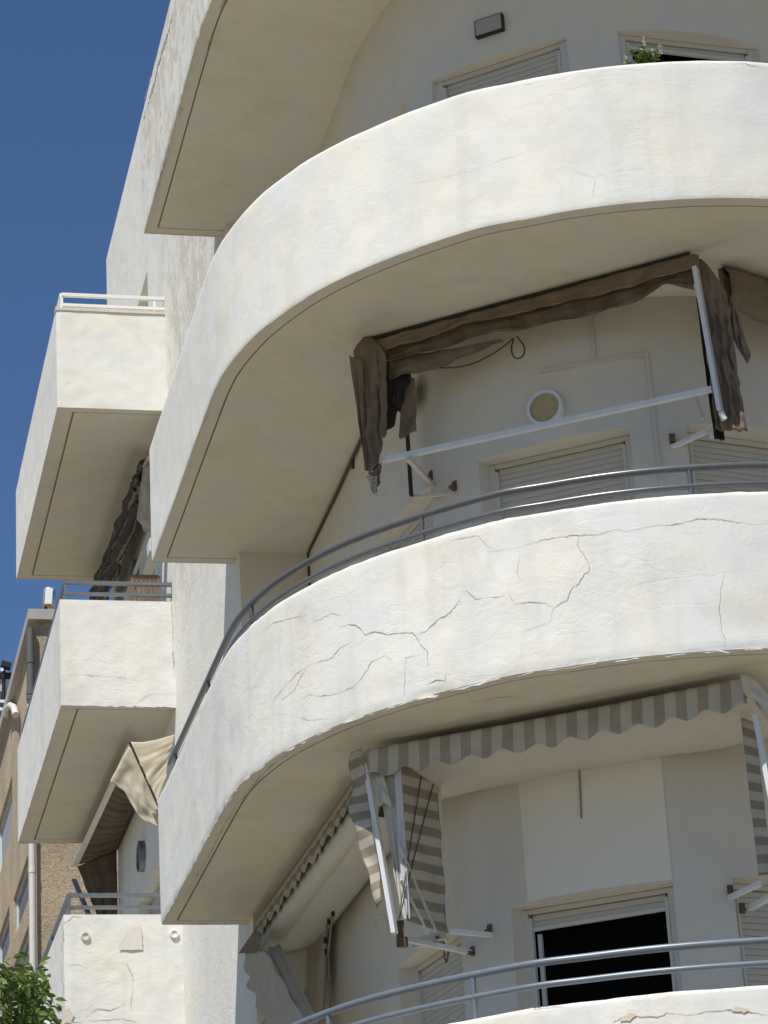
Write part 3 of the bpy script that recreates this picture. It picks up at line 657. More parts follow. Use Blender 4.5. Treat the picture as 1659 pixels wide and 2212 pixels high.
z4b = lambda x, y: (995.4+.4*x, 1393.6+.4*y)
B3 = BAL[3]
crack(C(z4b, [(820, 2040), (870, 2010), (930, 2005), (1060, 2010), (1120, 1985), (1220, 2000), (1340, 1978), (1450, 1970), (1560, 1980), (1659, 2000)]), B3, 0.012)
crack(C(z4b, [(350, 1965), (450, 1955), (560, 1950)]), B3, 0.008)
def hit_box(Y): return lambda x, y: (on_y(x, y, Y)+Vector((0, -.0035, 0)), Vector((0, -1)))
r22 = lambda x, y: (.28*x, 1659+.28*y)
hb = hit_box(YSIDE)
crack(C(r22, [(480, 1170), (500, 1200), (560, 1150), (640, 1150)]), SB[2], 0.010, hb)
crack(C(r22, [(480, 1190), (490, 1300), (475, 1400), (480, 1500), (472, 1640), (490, 1700), (475, 1800), (478, 1900)]), SB[2], 0.014, hb)
crack(C(r22, [(490, 1520), (560, 1515), (700, 1540), (750, 1545)]), SB[2], 0.006, hb)
crack(C(r22, [(885, 1500), (980, 1510), (1020, 1600), (1025, 1720), (1010, 1800), (1005, 1870)]), SB[2], 0.008, hb)
crack(C(r22, [(900, 1400), (985, 1290), (1050, 1240), (1085, 1225), (1090, 1330), (1100, 1400)]), SB[2], 0.007, hb)
crack(C(r22, [(630, 1935), (740, 1860), (860, 1870), (960, 1820)]), SB[2], 0.012, hb); crack(C(r22, [(620, 1945), (800, 1945), (920, 1935), (1070, 1960)]), SB[2], 0.010, hb)
r21 = lambda x, y: (.28*x, 1194.5+.28*y)
crack(C(r21, [(480, 945), (650, 938), (850, 955), (1000, 965), (1160, 975)]), SB[1], 0.008, hb)
crack(C(r21, [(1050, 1160), (1150, 1090), (1340, 1080)]), SB[1], 0.009, hb)
crack(C(r21, [(1322, 385), (1332, 600), (1336, 830), (1342, 960)]), SB[1], 0.016, hb)
crack(C(z1, [(748, 60), (735, 110), (720, 160), (692, 255), (665, 365), (632, 480), (606, 568)]), BAL[0], 0.07)
crack(C(z1, [(690, 200), (675, 260), (655, 330), (620, 450)]), BAL[0], 0.04)
crack(C(r21, [(700, 425), (760, 400)]), SB[1], 0.006, hb)
r13 = lambda x, y: (.315*x, 564+.315*y)
crack(C(r13, [(455, 832), (490, 828)]), SB[0], 0.007, hb)
def hit_under(z): return lambda x, y: (on_z(x, y, z), Vector((0, 0, -1)))
z3 = lambda x, y: (398.2+.4*x, 1526.3+.4*y); z1 = lambda x, y: (.5*x, .5*y); z4 = lambda x, y: (398.2+.4*x, 530.9+.4*y)
h2_ = hit_under(Z[2]+.004); h0_ = hit_under(Z[0]+.004); h1_ = hit_under(Z[1]+.004)
crack(C(z3, [(0, 1030), (40, 960), (140, 790), (255, 565), (400, 390), (480, 310), (560, 255), (730, 185)]), B2, 0.012, h2_, .003)
crack(C(z3, [(540, 300), (690, 270), (860, 215)]), B2, 0.008, h2_, .003); crack(C(z3, [(90, 1010), (115, 950)]), B2, 0.008, h2_, .003)
crack(C(z6, [(0, 1318), (120, 1290), (230, 1275), (410, 1262)]), B2, 0.009, h2_, .003)
crack(C(z4, [(60, 1060), (110, 940), (140, 900)]), B1, 0.010, h1_, .003); crack(C(z4, [(10, 1280), (40, 1160)]), B1, 0.006, h1_, .003)
crack(C(z1, [(952, 40), (975, -5)]), BAL[0], 0.02, h0_, .003); crack(C(z1, [(888, 250), (905, 180), (922, 128)]), BAL[0], 0.02, h0_, .003)
crack(C(z1, [(670, 860), (690, 800), (700, 740), (740, 640)]), BAL[0], 0.012, h0_, .003); crack(C(z1, [(770, 500), (790, 475), (775, 460)]), BAL[0], 0.03, h0_, .003)
# bare patches where the paint skin has come away
def patch(pts, parent, hit, mat='bare_render', proud=0.004):
    V = []
    for q in pts:
        h = hit(*q); V.append(up(h[0]+h[1].to_3d()*proud))
    mb = MB(); mb.v = V; mb.f = [tuple(range(len(V)))]; mb.build('bare_patch', mat, parent)
def jag(L, n=4, a=1.6):
    out = []
    for p, q in zip(L, L[1:]+L[:1]):
        for k in range(n): t = k/n; out.append((p[0]+(q[0]-p[0])*t+random.uniform(-a, a), p[1]+(q[1]-p[1])*t+random.uniform(-a, a)))
    return out
simple('patch_pink', (0.70, 0.66, 0.61), 0.95, var=0.05, scale=15)
patch(jag(C(r22, [(985, 1290), (1080, 1215), (1095, 1300), (1100, 1405), (910, 1405)]), 4, .8), SB[2], hb, 'patch_pink', 0.008)
patch(jag(C(r22, [(480, 1890), (530, 1860), (570, 1900), (545, 1960), (640, 1972), (480, 1972)])), SB[2], hb, 'bare_render', 0.009)
simple('patch_ochre', (0.70, 0.60, 0.45), 0.95, var=0.12, scale=15)
patch(jag(C(z4b, [(870, 2010), (920, 1988), (950, 1995), (910, 2030), (860, 2035)])), B3, hit_out, 'patch_ochre', 0.007)
patch(jag(C(z4b, [(1450, 1975), (1490, 1950), (1560, 1970), (1530, 1985)])), B3, hit_out, 'patch_ochre', 0.007)
# round plaster caps on the lowest side balcony
def disc(c, nrm, r, th, seg=20, ring=None):
    c = Vector(c); n = Vector(nrm).normalized(); x = n.orthogonal().normalized(); y = n.cross(x); mb = MB()
    R_ = [(r*0.98, 0), (r, th*.5), (r*0.93, th), (r*0.62, th*1.0), (r*.55, th*.55), (0.001, th*.5)] if ring is None else ring
    for rr, hh in R_:
        for k in range(seg): a = 2*math.pi*k/seg; mb.v.append(c+n*hh+(x*math.cos(a)+y*math.sin(a))*rr)
    for j in range(len(R_)-1):
        for k in range(seg): mb.f.append((j*seg+k, j*seg+(k+1) % seg, (j+1)*seg+(k+1) % seg, (j+1)*seg+k))
    return mb
for q in ((184, 2023), (376, 2018)):
    p = on_y(*q, YSIDE); disc(up((p.x, YSIDE-0.002, p.z)), (0, -1, 0), 0.044, 0.02).build('drain_cap', 'bare_render' if q[0] < 200 else 'plaster', SB[2], smooth=50)

# ---- portholes, conduits and fittings on the wall
def hit_wall(x, y):
    d = ray(x, y); best = None
    for a, b in zip(WALL[:-1], WALL[1:]):
        e = b-a; det = -d.x*e.y+d.y*e.x
        if abs(det) < 1e-9: continue
        t = (-a.x*e.y+a.y*e.x)/det; s_ = (d.x*a.y-d.y*a.x)/det
        if t > 0 and -1e-6 <= s_ <= 1+1e-6 and (best is None or t < best[0]): best = (t, Vector((e.y, -e.x, 0)).normalized())
    return d*best[0], best[1]
def porthole(c, n, r, pane_or_dark, fm='white_paint', k=.8):
    RR = [(r, 0), (r, .05), (r*.98, .06), (r*(k+.02), .06), (r*k, .045)]
    f = disc(c, n, r, .05, 32, RR).build('window', fm, BLD, smooth=45)
    disc(c, n, r*k, .03, 32, [(r*k, .02), (r*k*.99, .043), (0.001, .044)]).build('pane', pane_or_dark, f, smooth=45)
p, n = hit_wall(1182, 886); porthole(up(p), n, 0.132, 'pane_amber')
porthole(up((XW, 28.42, 8.02)), (-1, 0, 0), 0.16, 'pane_grey', 'rail_dark', .93)
porthole(up((XW, 28.42, 11.12)), (-1, 0, 0), 0.16, 'pane_grey', 'rail_dark', .93)
def conduit(pts, w_=0.026, mat='conduit', name='conduit', nn=10):
    W = []
    for a, b in zip(pts[:-1], pts[1:]):
        for k in range(nn+1):
            t = k/nn; p, n = hit_wall(a[0]+(b[0]-a[0])*t, a[1]+(b[1]-a[1])*t); W.append((up(p), n))
    for i in range(0, len(W), nn+1):
        mb = MB(); seg = W[i:i+nn+1]
        for j, (p, n) in enumerate(seg):
            d = (seg[min(j+1, nn)][0]-seg[max(j-1, 0)][0]).normalized(); sd = d.cross(n).normalized()
            mb.v += [p+sd*(w_/2), p+sd*(w_/2)+n*.016, p-sd*(w_/2)+n*.016, p-sd*(w_/2)]
        for j in range(nn):
            for k in range(3): mb.f.append((j*4+k, j*4+k+1, (j+1)*4+k+1, (j+1)*4+k))
        mb.f += [(0, 1, 2, 3), (nn*4, nn*4+1, nn*4+2, nn*4+3)]
        mb.build(name, mat, BLD)
conduit([(1276, 672), (1284, 772)]); conduit([(1166, 803), (1395, 766)], 0.03); conduit([(1396, 764), (1427, 1040)])
conduit([(1250, 1600), (1257, 1768)], 0.008, 'cord')
a_, b_ = on_z(784, 940, 8.80), on_z(666, 1195, 8.80)
MB().tube([up(a_), up(a_.lerp(b_, .5)+Vector((0, 0, -.012))), up(b_), up(b_+Vector((-.01, -.02, -.35)))], 0.012, 8).build('cable', 'cable', BLD, smooth=60)
MB().tube([up(a_+Vector((.03, 0, -.035))), up(b_+Vector((.03, -.02, -.035)))], 0.012, 8).build('conduit', 'conduit', BLD, smooth=60)
cl = on_z(763, 1000, 8.78); MB().obox(up(cl), (.012, 0, 0), (0, .03, .01), (0, -.01, .045)).build('clamp', 'black_metal', BLD)
# repainted panel above the open window
pp = MB(); sa, sb_ = sN(4.85, 17.65), sN(5.67, 17.1); nn = 24
for j, zz in enumerate((4.678, 5.70)):
    for i in range(nn+1):
        q, ii = atF(sa+off0+(sb_-sa)*i/nn); e = (front[ii+1]-front[ii]).normalized(); q = q+Vector((e.y, -e.x))*0.004
        pp.v.append(Vector((q.x, q.y, zz+CZ)))
pp.f = [(i, i+1, nn+2+i, nn+1+i) for i in range(nn)]; pp.build('paint_panel', 'fresh_paint', BLD)
# wall light on the top floor
pc, n = hit_wall(1060, 59); d = Vector((-n.y, n.x, 0)); d = -d if d.x < 0 else d; c = up(p := pc)+n*0.02
LT = thing('wall_light', tuple(up(pc)), 'flat rectangular wall light with black rim above the top shuttered window', 'light')
MB().obox(c, d*0.112, n*0.02, Vector((0, 0, 0.07))).build('housing', 'black_metal', LT)
MB().obox(c+n*0.0205, d*0.102, n*0.004, Vector((0, 0, 0.061))).build('diffuser', 'lamp_face', LT)

# ================================================================== AWNINGS
def resamp(P, n):
    P = [Vector(p) for p in P]; s = [0]
    for a, b in zip(P[:-1], P[1:]): s.append(s[-1]+(b-a).length)
    out = []
    for k in range(n+1):
        q = s[-1]*k/n; i = 0
        while i < len(s)-2 and s[i+1] < q: i += 1
        t = (q-s[i])/max(1e-9, s[i+1]-s[i]); out.append(P[i].lerp(P[i+1], t))
    return out
def drape(name, top, bot, A, B, parent, mat, nu=40, nv=16, amp=0.03, folds=6, vert=0.5, seed=0, shift=0.0, tw=0.004, ucross=False):
    """cloth hung in the vertical plane through A-B; top / bottom edges given as photo points"""
    T = resamp([on_v(*q, A, B) for q in top], nu); Bo = resamp([on_v(*q, A, B) for q in bot], nu)
    nrm = Vector((-(B[1]-A[1]), B[0]-A[0], 0)).normalized()
    if nrm.y > 0: nrm = -nrm
    def f(u, v):
        a = T[round(u*nu)]; b = Bo[round(u*nu)]; p = a.lerp(b, v)
        q = Vector((u*folds*1.7, v*folds*vert*1.7, seed*3.1))
        e = math.sin(u*folds*6.283+2.5*noise.noise(q)+v*1.5+seed)*0.5+noise.noise(q*1.1)*0.9+0.22*noise.noise(q*2.6)
        k = 0.25+0.75*math.sin(math.pi*min(1, v*1.3)/2)
        return up(p+nrm*(shift+amp*e*k)+Vector((0, 0, amp*0.25*noise.noise(q*2+Vector((9, 1, 4)))*k)))
    Lu = sum((T[i+1]-T[i]).length for i in range(nu)); Lv = (T[0]-Bo[0]).length
    return MB().grid(f, nu, nv, lambda u, v: (u*Lu, v*Lv)).build(name, mat, parent, smooth=70, solid=tw)
def rod(a, b, w_, mat, parent, name, w2=None): return MB().bar(up(a), up(b), w_, w2).build(name, mat, parent)
def bracket(p, n, parent, s=0.035):
    d = Vector((-n.y, n.x, 0)); m = MB()
    m.obox(up(p)+n*0.006, d*s*.55, n*0.006, Vector((0, 0, s))); m.obox(up(p)+n*0.028+Vector((0, 0, -s*.5)), d*s*.4, n*0.022, Vector((0, 0, s*.35)))
    return m.build('bracket', 'rust', parent)

# ---- brown torn awning of the middle floor
A1, E1 = (4.02, 17.878), (5.952, 16.342)
AW = thing('awning', (4.95, 17.1, 8.75+CZ), 'torn brown canvas awning hanging in rags under the second balcony from the top', 'awning', 'window awnings')
rg = lambda x, y: (730+.24*x, 663.6+.24*y)
g5 = lambda x, y: (995.4+.4*x, 530.9+.4*y)
z7 = lambda x, y: (1393.6+.246*x, 517.6+.246*y)
top = [rg(250, 262), rg(600, 165), g5(0, 360), g5(300, 280), g5(600, 205), g5(900, 125), g5(1150, 60), g5(1240, 42), g5(1285, 50)]
botv = [rg(255, 400), rg(420, 390), rg(560, 330), rg(760, 270), g5(0, 425), g5(200, 390), g5(440, 350), g5(700, 285), g5(900, 235), g5(1090, 190), g5(1240, 150)]
drape('valance', top, [rg(250, 400), rg(420, 400), rg(560, 340), rg(760, 300), g5(0, 425), g5(200, 390), g5(440, 335), g5(700, 275), g5(900, 225), g5(1090, 165), g5(1290, 118)], A1, E1, AW, 'canvas_brown', 70, 10, 0.018, 9, 0.4, 1)
drape('rolled_canvas', [rg(300, 400), rg(560, 300), rg(760, 250), g5(0, 390), g5(300, 330), g5(700, 235), g5(1000, 165), g5(1085, 145), g5(1245, 110)],
      [rg(330, 470), rg(560, 440), rg(900, 360), g5(0, 500), g5(200, 455), g5(440, 412), g5(650, 362), g5(830, 325), g5(950, 270), g5(1050, 215), g5(1085, 192), g5(1130, 195), g5(1245, 218)],
      A1, E1, AW, 'stripe_brown', 70, 10, 0.03, 5, 0.5, 2, -0.05)
drape('loose_flap', [rg(400, 420), rg(560, 380), rg(760, 360), rg(1000, 320), rg(1400, 240)], [rg(390, 600), rg(470, 590), rg(560, 550), rg(700, 548), rg(830, 518), rg(1000, 440), rg(1250, 335), rg(1440, 245)],
      A1, E1, AW, 'canvas_brown', 46, 12, 0.022, 4, 0.7, 3, -0.10)
drape('hanging_rag', [rg(150, 405), rg(200, 330), rg(250, 265), rg(340, 300), rg(440, 430)], [rg(255, 1480), rg(290, 1490), rg(330, 1480), rg(380, 1400), rg(440, 1130)],
      A1, E1, AW, 'canvas_brown', 26, 40, 0.035, 3, 1.2, 4, 0.02)
drape('dark_lining', [rg(250, 330), rg(400, 380), rg(600, 400)], [rg(330, 1050), rg(420, 1000), rg(560, 620)], A1, E1, AW, 'canvas_dark', 20, 20, 0.03, 2, 1, 14, -0.14)
drape('hanging_rag', [rg(130, 460), rg(180, 480), rg(250, 500)], [rg(270, 1470), rg(280, 1480), rg(290, 1490)], A1, E1, AW, 'canvas_brown', 12, 34, 0.02, 2, 1.0, 5, 0.05)
drape('torn_flap', [rg(400, 560), rg(480, 560), rg(592, 560)], [rg(410, 825), rg(470, 880), rg(465, 1000), rg(450, 1115), rg(530, 1080), rg(612, 1042)], A1, E1, AW, 'canvas_brown', 22, 22, 0.02, 2, 0.7, 6, -0.17)
for k, (a, b, c, d, mt) in enumerate((((265, 1470), (345, 1480), (270, 1540), (360, 1555), 'canvas_grey'), ((300, 1500), (395, 1400), (330, 1680), (385, 1560), 'canvas_brown'), ((275, 1530), (380, 1540), (340, 1690), (370, 1670), 'canvas_grey'))):
    drape('frayed_end', [rg(*a), rg(*b)], [rg(*c), rg((c[0]+d[0])/2, (c[1]+d[1])/2+25), rg(*d)], A1, E1, AW, mt, 14, 14, 0.035, 1.5, 2.2, 40+k, 0.03*k-.02)
# right-hand side: white post, pleats, hanging cloth
drape('pleated_cloth', [z7(345, 405), z7(380, 410), z7(430, 400)], [z7(505, 1650), z7(550, 1660), z7(600, 1655)], A1, E1, AW, 'canvas_dark', 24, 30, 0.03, 4, 0.3, 7, -0.22)
drape('hanging_rag', [z7(410, 130), z7(470, 140), z7(540, 215), z7(620, 330), z7(690, 440)], [z7(600, 1640), z7(660, 1655), z7(720, 1640), z7(800, 1655), z7(865, 1645)], A1, E1, AW, 'canvas_brown', 40, 70, 0.035, 3, 2.2, 8, -0.06)
drape('torn_flap', [z7(690, 430), z7(700, 480), z7(760, 600)], [z7(700, 780), z7(780, 930), z7(850, 1045), z7(868, 950)], A1, E1, AW, 'canvas_brown', 16, 20, 0.03, 2, 0.8, 9, -0.12)
rod(on_v(1502, 578, A1, E1), on_v(1556, 888, A1, E1), 0.058, 'white_paint', AW, 'arm', 0.03)
rod(on_v(800, 742, A1, E1)+Vector((.03, .04, 0)), on_v(806, 1030, A1, E1)+Vector((.03, .04, 0)), 0.035, 'black_metal', AW, 'arm', 0.03)
tip = on_v(1557, 890, A1, E1); rod(tip, tip+Vector((.02, 0, -.055)), 0.03, 'white_paint', AW, 'arm_tip')
rod(on_v(826, 992, A1, E1)+Vector((0.0, .02, 0)), on_v(1540, 838, A1, E1)+Vector((0.0, .02, 0)), 0.04, 'white_paint', AW, 'cross_bar', 0.034)
rod(A1+(8.80,), E1+(8.80,), 0.02, 'black_metal', AW, 'head_rail')
pb = Vector((4.372, 18.19, 7.76)); pt_ = on_z(872, 797, 8.70)
rod(on_v(871, 790, (pb.x, pb.y), (pb.x+1, pb.y-.75)), pb, 0.03, 'black_metal', AW, 'guide_rail', 0.02)
q1, n1 = hit_wall(936, 1050); rod(on_z(880, 990, 7.80), q1, 0.034, 'conduit', AW, 'strut', 0.022); bracket(hit_wall(932, 1028)[0], n1, AW)
q2, n2 = hit_wall(985, 1066); rod(on_z(889, 1073, 7.77), q2, 0.034, 'conduit', AW, 'strut', 0.022); bracket(hit_wall(983, 1050)[0], n2, AW)
q3, n3 = hit_wall(1452, 966); rod(q3, on_v(1527, 932, A1, E1)+Vector((.02, .25, -.02))*0 + (on_z(1527, 932, 7.74)-on_v(1527, 932, A1, E1)), 0.04, 'white_paint', AW, 'strut', 0.025); bracket(hit_wall(1452, 948)[0], n3, AW)
rod(on_z(1498, 850, 8.02), on_z(1518, 905, 7.80), 0.022, 'conduit', AW, 'strut')
jm = on_z(1532, 932, 7.73); m = MB(); m.obox(up(jm)+Vector((.03, 0, 0)), (.055, 0, .006), (0, .016, 0), (0, 0, .012)); m.obox(up(jm)+Vector((.015, -.01, -.022)), (.018, 0, 0), (0, .014, 0), (0, 0, .028))
m.build('hinge', 'white_paint', AW)
# loop of cable
cp = [rg(880, 500), rg(1050, 490), rg(1200, 450), rg(1340, 380), rg(1460, 300), rg(1540, 235), rg(1525, 300), rg(1530, 370), rg(1560, 410), rg(1610, 405), rg(1640, 360), rg(1635, 300), rg(1600, 250), rg(1570, 210)]
CB = thing('cable', tuple(up(on_v(*cp[0], A1, E1))), 'thin black cable sagging in a loop below the torn brown awning', 'cable')
cpts = [on_v(*q, A1, E1) for q in cp]; cc = []
for i in range(len(cpts)-1):
    p0, p1, p2, p3 = cpts[max(i-1, 0)], cpts[i], cpts[i+1], cpts[min(i+2, len(cpts)-1)]
    for k in range(5):
        t = k/5; cc.append(0.5*((2*p1)+(p2-p0)*t+(2*p0-5*p1+4*p2-p3)*t*t+(3*p1-p0-3*p2+p3)*t**3))
MB().tube([up(p+Vector((.05, .08, 0))) for p in cc], 0.006, 6).build('wire', 'cable', CB, smooth=60)
# ---- its neighbour further round the bow
A1b, E1b = (6.237, 16.518), (8.05, 17.30)
AW = thing('awning', (7.0, 16.9, 8.75+CZ), 'brown canvas awning folded up at the right edge beside the torn one', 'awning', 'window awnings')
def lin(A, B, t, z): return Vector((A[0]+(B[0]-A[0])*t, A[1]+(B[1]-A[1])*t, z))
nB = Vector((E1b[1]-A1b[1], -(E1b[0]-A1b[0]), 0)).normalized()
def fb(u, v):
    p = lin(A1b, E1b, u, 8.79-v*(0.30+0.05*math.sin(u*9))); q = Vector((u*7, v*2, 5)); k = math.sin(math.pi*(.15+.85*v)*.9)
    return up(p+nB*(0.07*k+0.03*noise.noise(q)+0.015*noise.noise(q*3)))
MB().grid(fb, 60, 14, lambda u, v: (u*2, v*.3)).build('rolled_canvas', 'canvas_brown', AW, smooth=70, solid=0.006)
rod(A1b+(8.775,), E1b+(8.775,), 0.05, 'black_metal', AW, 'head_rail')
rod(lin(A1b, E1b, 0.98, 8.74), lin(A1b, E1b, 0.98, 7.6), 0.05, 'white_paint', AW, 'arm', 0.03)
drape('hanging_rag', [z7(640, 250), z7(720, 300), z7(800, 420)], [z7(700, 700), z7(750, 560), z7(800, 520)], A1b, E1b, AW, 'canvas_brown', 14, 16, 0.02, 2, 1, 12)

# ---- striped awning of the lower floor
A2, E2 = (3.816, 17.523), (5.898, 16.004)
AW = thing('awning', (4.85, 16.76, 5.66+CZ), 'grey and white striped awning with scalloped valance above the open black window', 'awning', 'window awnings')
d2 = Vector((E2[0]-A2[0], E2[1]-A2[1], 0)); L2 = d2.length; d2.normalize(); n2v = Vector((d2.y, -d2.x, 0))
if n2v.y > 0: n2v = -n2v
def val(L, z, drop, per, O, dd, nn_, ph=0.0, sl=0.0):
    def f(u, v):
        s_ = u*L; sc = 0.045*(0.5-0.5*math.cos(2*math.pi*(s_/per+ph))); D = drop-sc
        q = Vector((s_*3, v*2, 7))
        return up(O+dd*s_+Vector((0, 0, z-v*D-0.012*math.sin(u*3)))+nn_*(0.012*math.sin(s_*9)*v+0.02*noise.noise(q)*v+0.03*v))
    return MB().grid(f, int(L*45), 8, lambda u, v: (u*L, v*drop))
val(L2, 5.672, 0.215, 0.228, Vector((*A2, 0)), d2, n2v, 0.35).build('valance', 'stripe_valance', AW, smooth=70, solid=0.004)
MB().tube([up(Vector((*A2, 5.62))-n2v*.05+d2*.03), up(Vector((*E2, 5.62))-n2v*.05-d2*.03)], 0.035, 10).build('front_bar', 'vinyl', AW, smooth=60)
# fabric running back from the front bar to the roller on the wall
def fab(u, v):
    s_ = u*L2; p = Vector((*A2, 0))+d2*s_-n2v*(0.05+v*0.75); return up(p+Vector((0, 0, 5.585-0.10*math.sin(v*2.2)-.02*math.sin(u*25)*v*.3)))
MB().grid(fab, 60, 10, lambda u, v: (u*L2, v*.8)).build('canopy', 'vinyl', AW, smooth=70, solid=0.004)
r1 = lambda x, y: (730+.225*x, 1592.6+.225*y)
rod(on_v(*r1(270, 265), A2, E2), on_v(*r1(545, 1880), A2, E2), 0.05, 'white_paint', AW, 'arm', 0.03)
sA = (3.985, 17.43); sB = (4.33, 17.76)
def sidec(u, v):
    p = Vector((sA[0]+(sB[0]-sA[0])*u, sA[1]+(sB[1]-sA[1])*u, 5.60-v*1.1)); q = Vector((u*3, v*4, 3))
    return up(p+Vector((.8, -.6, 0))*(0.012*noise.noise(q)+.006*math.sin(v*20)))
MB().grid(sidec, 14, 40, lambda u, v: (u*.47, v*1.1+u*.03)).build('side_curtain', 'stripe_side', AW, smooth=70, solid=0.004)
rod(Vector((sB[0], sB[1], 5.62)), Vector((sB[0], sB[1], 4.48)), 0.022, 'frame', AW, 'guide_rail')
rod(Vector((sA[0]-.0, sA[1]-.0, 5.58)), Vector((sA[0]+.01, sA[1]+.02, 4.52)), 0.042, 'frame_grey', AW, 'guide_rail', 0.02)
drape('side_flap', [r1(330, 300), r1(430, 330), r1(545, 330)], [r1(560, 1600), r1(580, 1700), r1(610, 1730)], A2, E2, AW, 'vinyl', 18, 40, 0.02, 2, 1, 21, -0.07)
drape('side_flap', [r1(215, 150), r1(260, 100), r1(420, 330)], [r1(320, 700), r1(420, 620), r1(500, 660)], A2, E2, AW, 'vinyl', 16, 20, 0.02, 2, 1, 23, -0.03)
def flapL(u, v):       # scalloped strip hanging outside the arm
    a = Vector(r1(250+v*190, 110+v*1480)); w_ = (100+120*math.sin(math.pi*min(1, v*1.1)))*(1-.45*v)+24*math.sin(v*22)*(1-.5*v); x = a.x-u*w_*.225; p = on_v(x, a.y+u*12, A2, E2)
    return up(p+n2v*(0.02+0.02*math.sin(v*14+u*2)))
MB().grid(flapL, 8, 60, lambda u, v: (u*.12, v*1.1)).build('side_valance', 'stripe_side', AW, smooth=70, solid=0.004)
for (a, b) in ((r1(610, 1060), r1(960, 1880)), (r1(620, 1380), r1(880, 1900))): rod(on_v(*a, sA, sB)+n2v*.03, on_v(*b, sA, sB)+n2v*.03, 0.016, 'frame', AW, 'brace')
for (a, b) in ((r1(850, 310), r1(615, 1790)), (r1(1000, 280), r1(690, 1480)), (r1(690, 1480), r1(630, 1760))):
    MB().tube([up(on_v(*a, sA, sB)+n2v*.06), up(on_v(*b, sA, sB)+n2v*.06)], 0.0035, 6).build('cord', 'cable', AW)
piv = on_z(*r1(600, 1930), 4.47); q4, n4 = hit_wall(*r1(1480, 1900)); q5, n5 = hit_wall(*r1(1290, 2070))
rod(Vector((sB[0], sB[1], 4.52)), q4, 0.034, 'white_paint', AW, 'strut', 0.03); bracket(hit_wall(*r1(1462, 1850))[0], n4, AW)
rod(piv, q5, 0.036, 'white_paint', AW, 'strut', 0.03); bracket(hit_wall(*r1(1300, 2055))[0], n5, AW, 0.03)
rod(on_z(*r1(730, 1990), 4.50), on_z(*r1(1035, 1890), 4.52), 0.045, 'frame', AW, 'hinge_plate', 0.06)
m = MB(); m.obox(up(piv)+Vector((0, 0, .03)), (.022, 0, 0), (0, .018, 0), (.004, 0, .085)); m.obox(up(piv)+Vector((.012, -.012, -.03)), (.03, 0, 0), (0, .02, 0), (0, 0, .03))
m.build('hinge', 'rust', AW)
MB().tube([up(on_z(*r1(x, y), 4.5)+n2v*.03) for x, y in ((970, 1920), (1040, 1990), (1080, 2080), (1060, 2170), (1040, 2120), (1030, 2020), (960, 1930))], 0.006, 6).build('cord', 'cable', AW)
# right-hand end
rod(on_v(1632, 1545, A2, E2), on_v(1712, 1960, A2, E2), 0.05, 'white_paint', AW, 'arm', 0.03)
tB = Vector((*E2, 0)); sA2 = (6.0, 16.1); sB2 = (6.12, 16.55)
w6 = lambda x, y: (1459.9+.285*x, 1426.7+.285*y)
def sider(u, v):
    t0 = w6(492+v*135, 430+v*1200); t1 = w6(600+v*130, 470+v*1150); x = t0[0]+(t1[0]-t0[0])*u; y = t0[1]+(t1[1]-t0[1])*u
    p = on_v(x, y, (5.9, 16.35), (6.9, 15.62)); return up(p+n2v*(.012*noise.noise(Vector((u*3, v*5, 1)))))
MB().grid(sider, 10, 40, lambda u, v: (u*.3, v*1.08)).build('side_curtain', 'stripe_side', AW, smooth=70, solid=0.004)
drape('corner_hood', [w6(505, 120), w6(560, 125), w6(640, 180), w6(760, 330)], [w6(520, 240), w6(560, 295), w6(640, 330), w6(760, 480)], A2, E2, AW, 'vinyl', 16, 10, 0.02, 2, 1, 22, 0.05)
q6, n6 = hit_wall(*w6(405, 1800)); rod(q6, on_z(*w6(640, 1690), 4.53), 0.036, 'white_paint', AW, 'strut', 0.03); bracket(hit_wall(*w6(412, 1745))[0], n6, AW)
q7, n7 = hit_wall(*w6(560, 1880)); rod(q7, on_z(*w6(740, 1780), 4.47), 0.045, 'white_paint', AW, 'strut', 0.03); bracket(hit_wall(*w6(500, 1880))[0], n7, AW)

# ---- vinyl awning on the straight flank, lower floor
AW = thing('awning', (3.85, 20.2, 5.66+CZ), 'pale scalloped awning on the flank wall, left of the striped one', 'awning', 'window awnings')
Oa = Vector((3.86, 18.25, 0)); da = Vector((-0.06, 3.72, 0)); La = da.length; da.normalize(); na = Vector((-1, 0, 0))
val(La, 5.67, 0.19, 0.228, Oa, da, na, 0.2).build('valance', 'stripe_side', AW, smooth=70, solid=0.004)
MB().tube([up(Oa+Vector((.09, 0, 5.50))), up(Oa+da*La+Vector((.09, -.05, 5.50)))], 0.085, 14).build('roller', 'vinyl', AW, smooth=60)
def fl(u, v): return up(Oa+da*(u*La)+Vector((.12+v*.37, 0, 5.43+.06*v-.03*math.sin(v*3.1))))
MB().grid(fl, 40, 8, lambda u, v: (u*La, v)).build('canopy', 'vinyl', AW, smooth=70, solid=0.004)
r2 = lambda x, y: (497.7+.25*x, 1659+.25*y)
rod(on_x(*r2(360, 1560), 3.84), on_x(*r2(740, 2330), 3.84), 0.06, 'frame_grey', AW, 'arm', 0.03)
rod(on_x(*r2(410, 1540), 3.9), on_x(*r2(800, 2330), 3.9), 0.03, 'frame_grey', AW, 'arm', 0.03)
def curt(u, v):       # drooping cloth with scalloped outer edge
    a = r2(95+v*200+24*math.sin(v*23+.6), 1600+v*640); b = r2(300+v*400, 1580+v*700); x = a[0]+(b[0]-a[0])*u; y = a[1]+(b[1]-a[1])*u
    p = on_x(x, y, 3.72); return up(p+Vector((.008*math.sin(p.y*9+p.z*4)+.02*noise.noise(p*2), 0, 0)))
MB().grid(curt, 14, 60, lambda u, v: (u*.5, v)).build('end_curtain', 'canvas_grey', AW, smooth=70, solid=0.004)
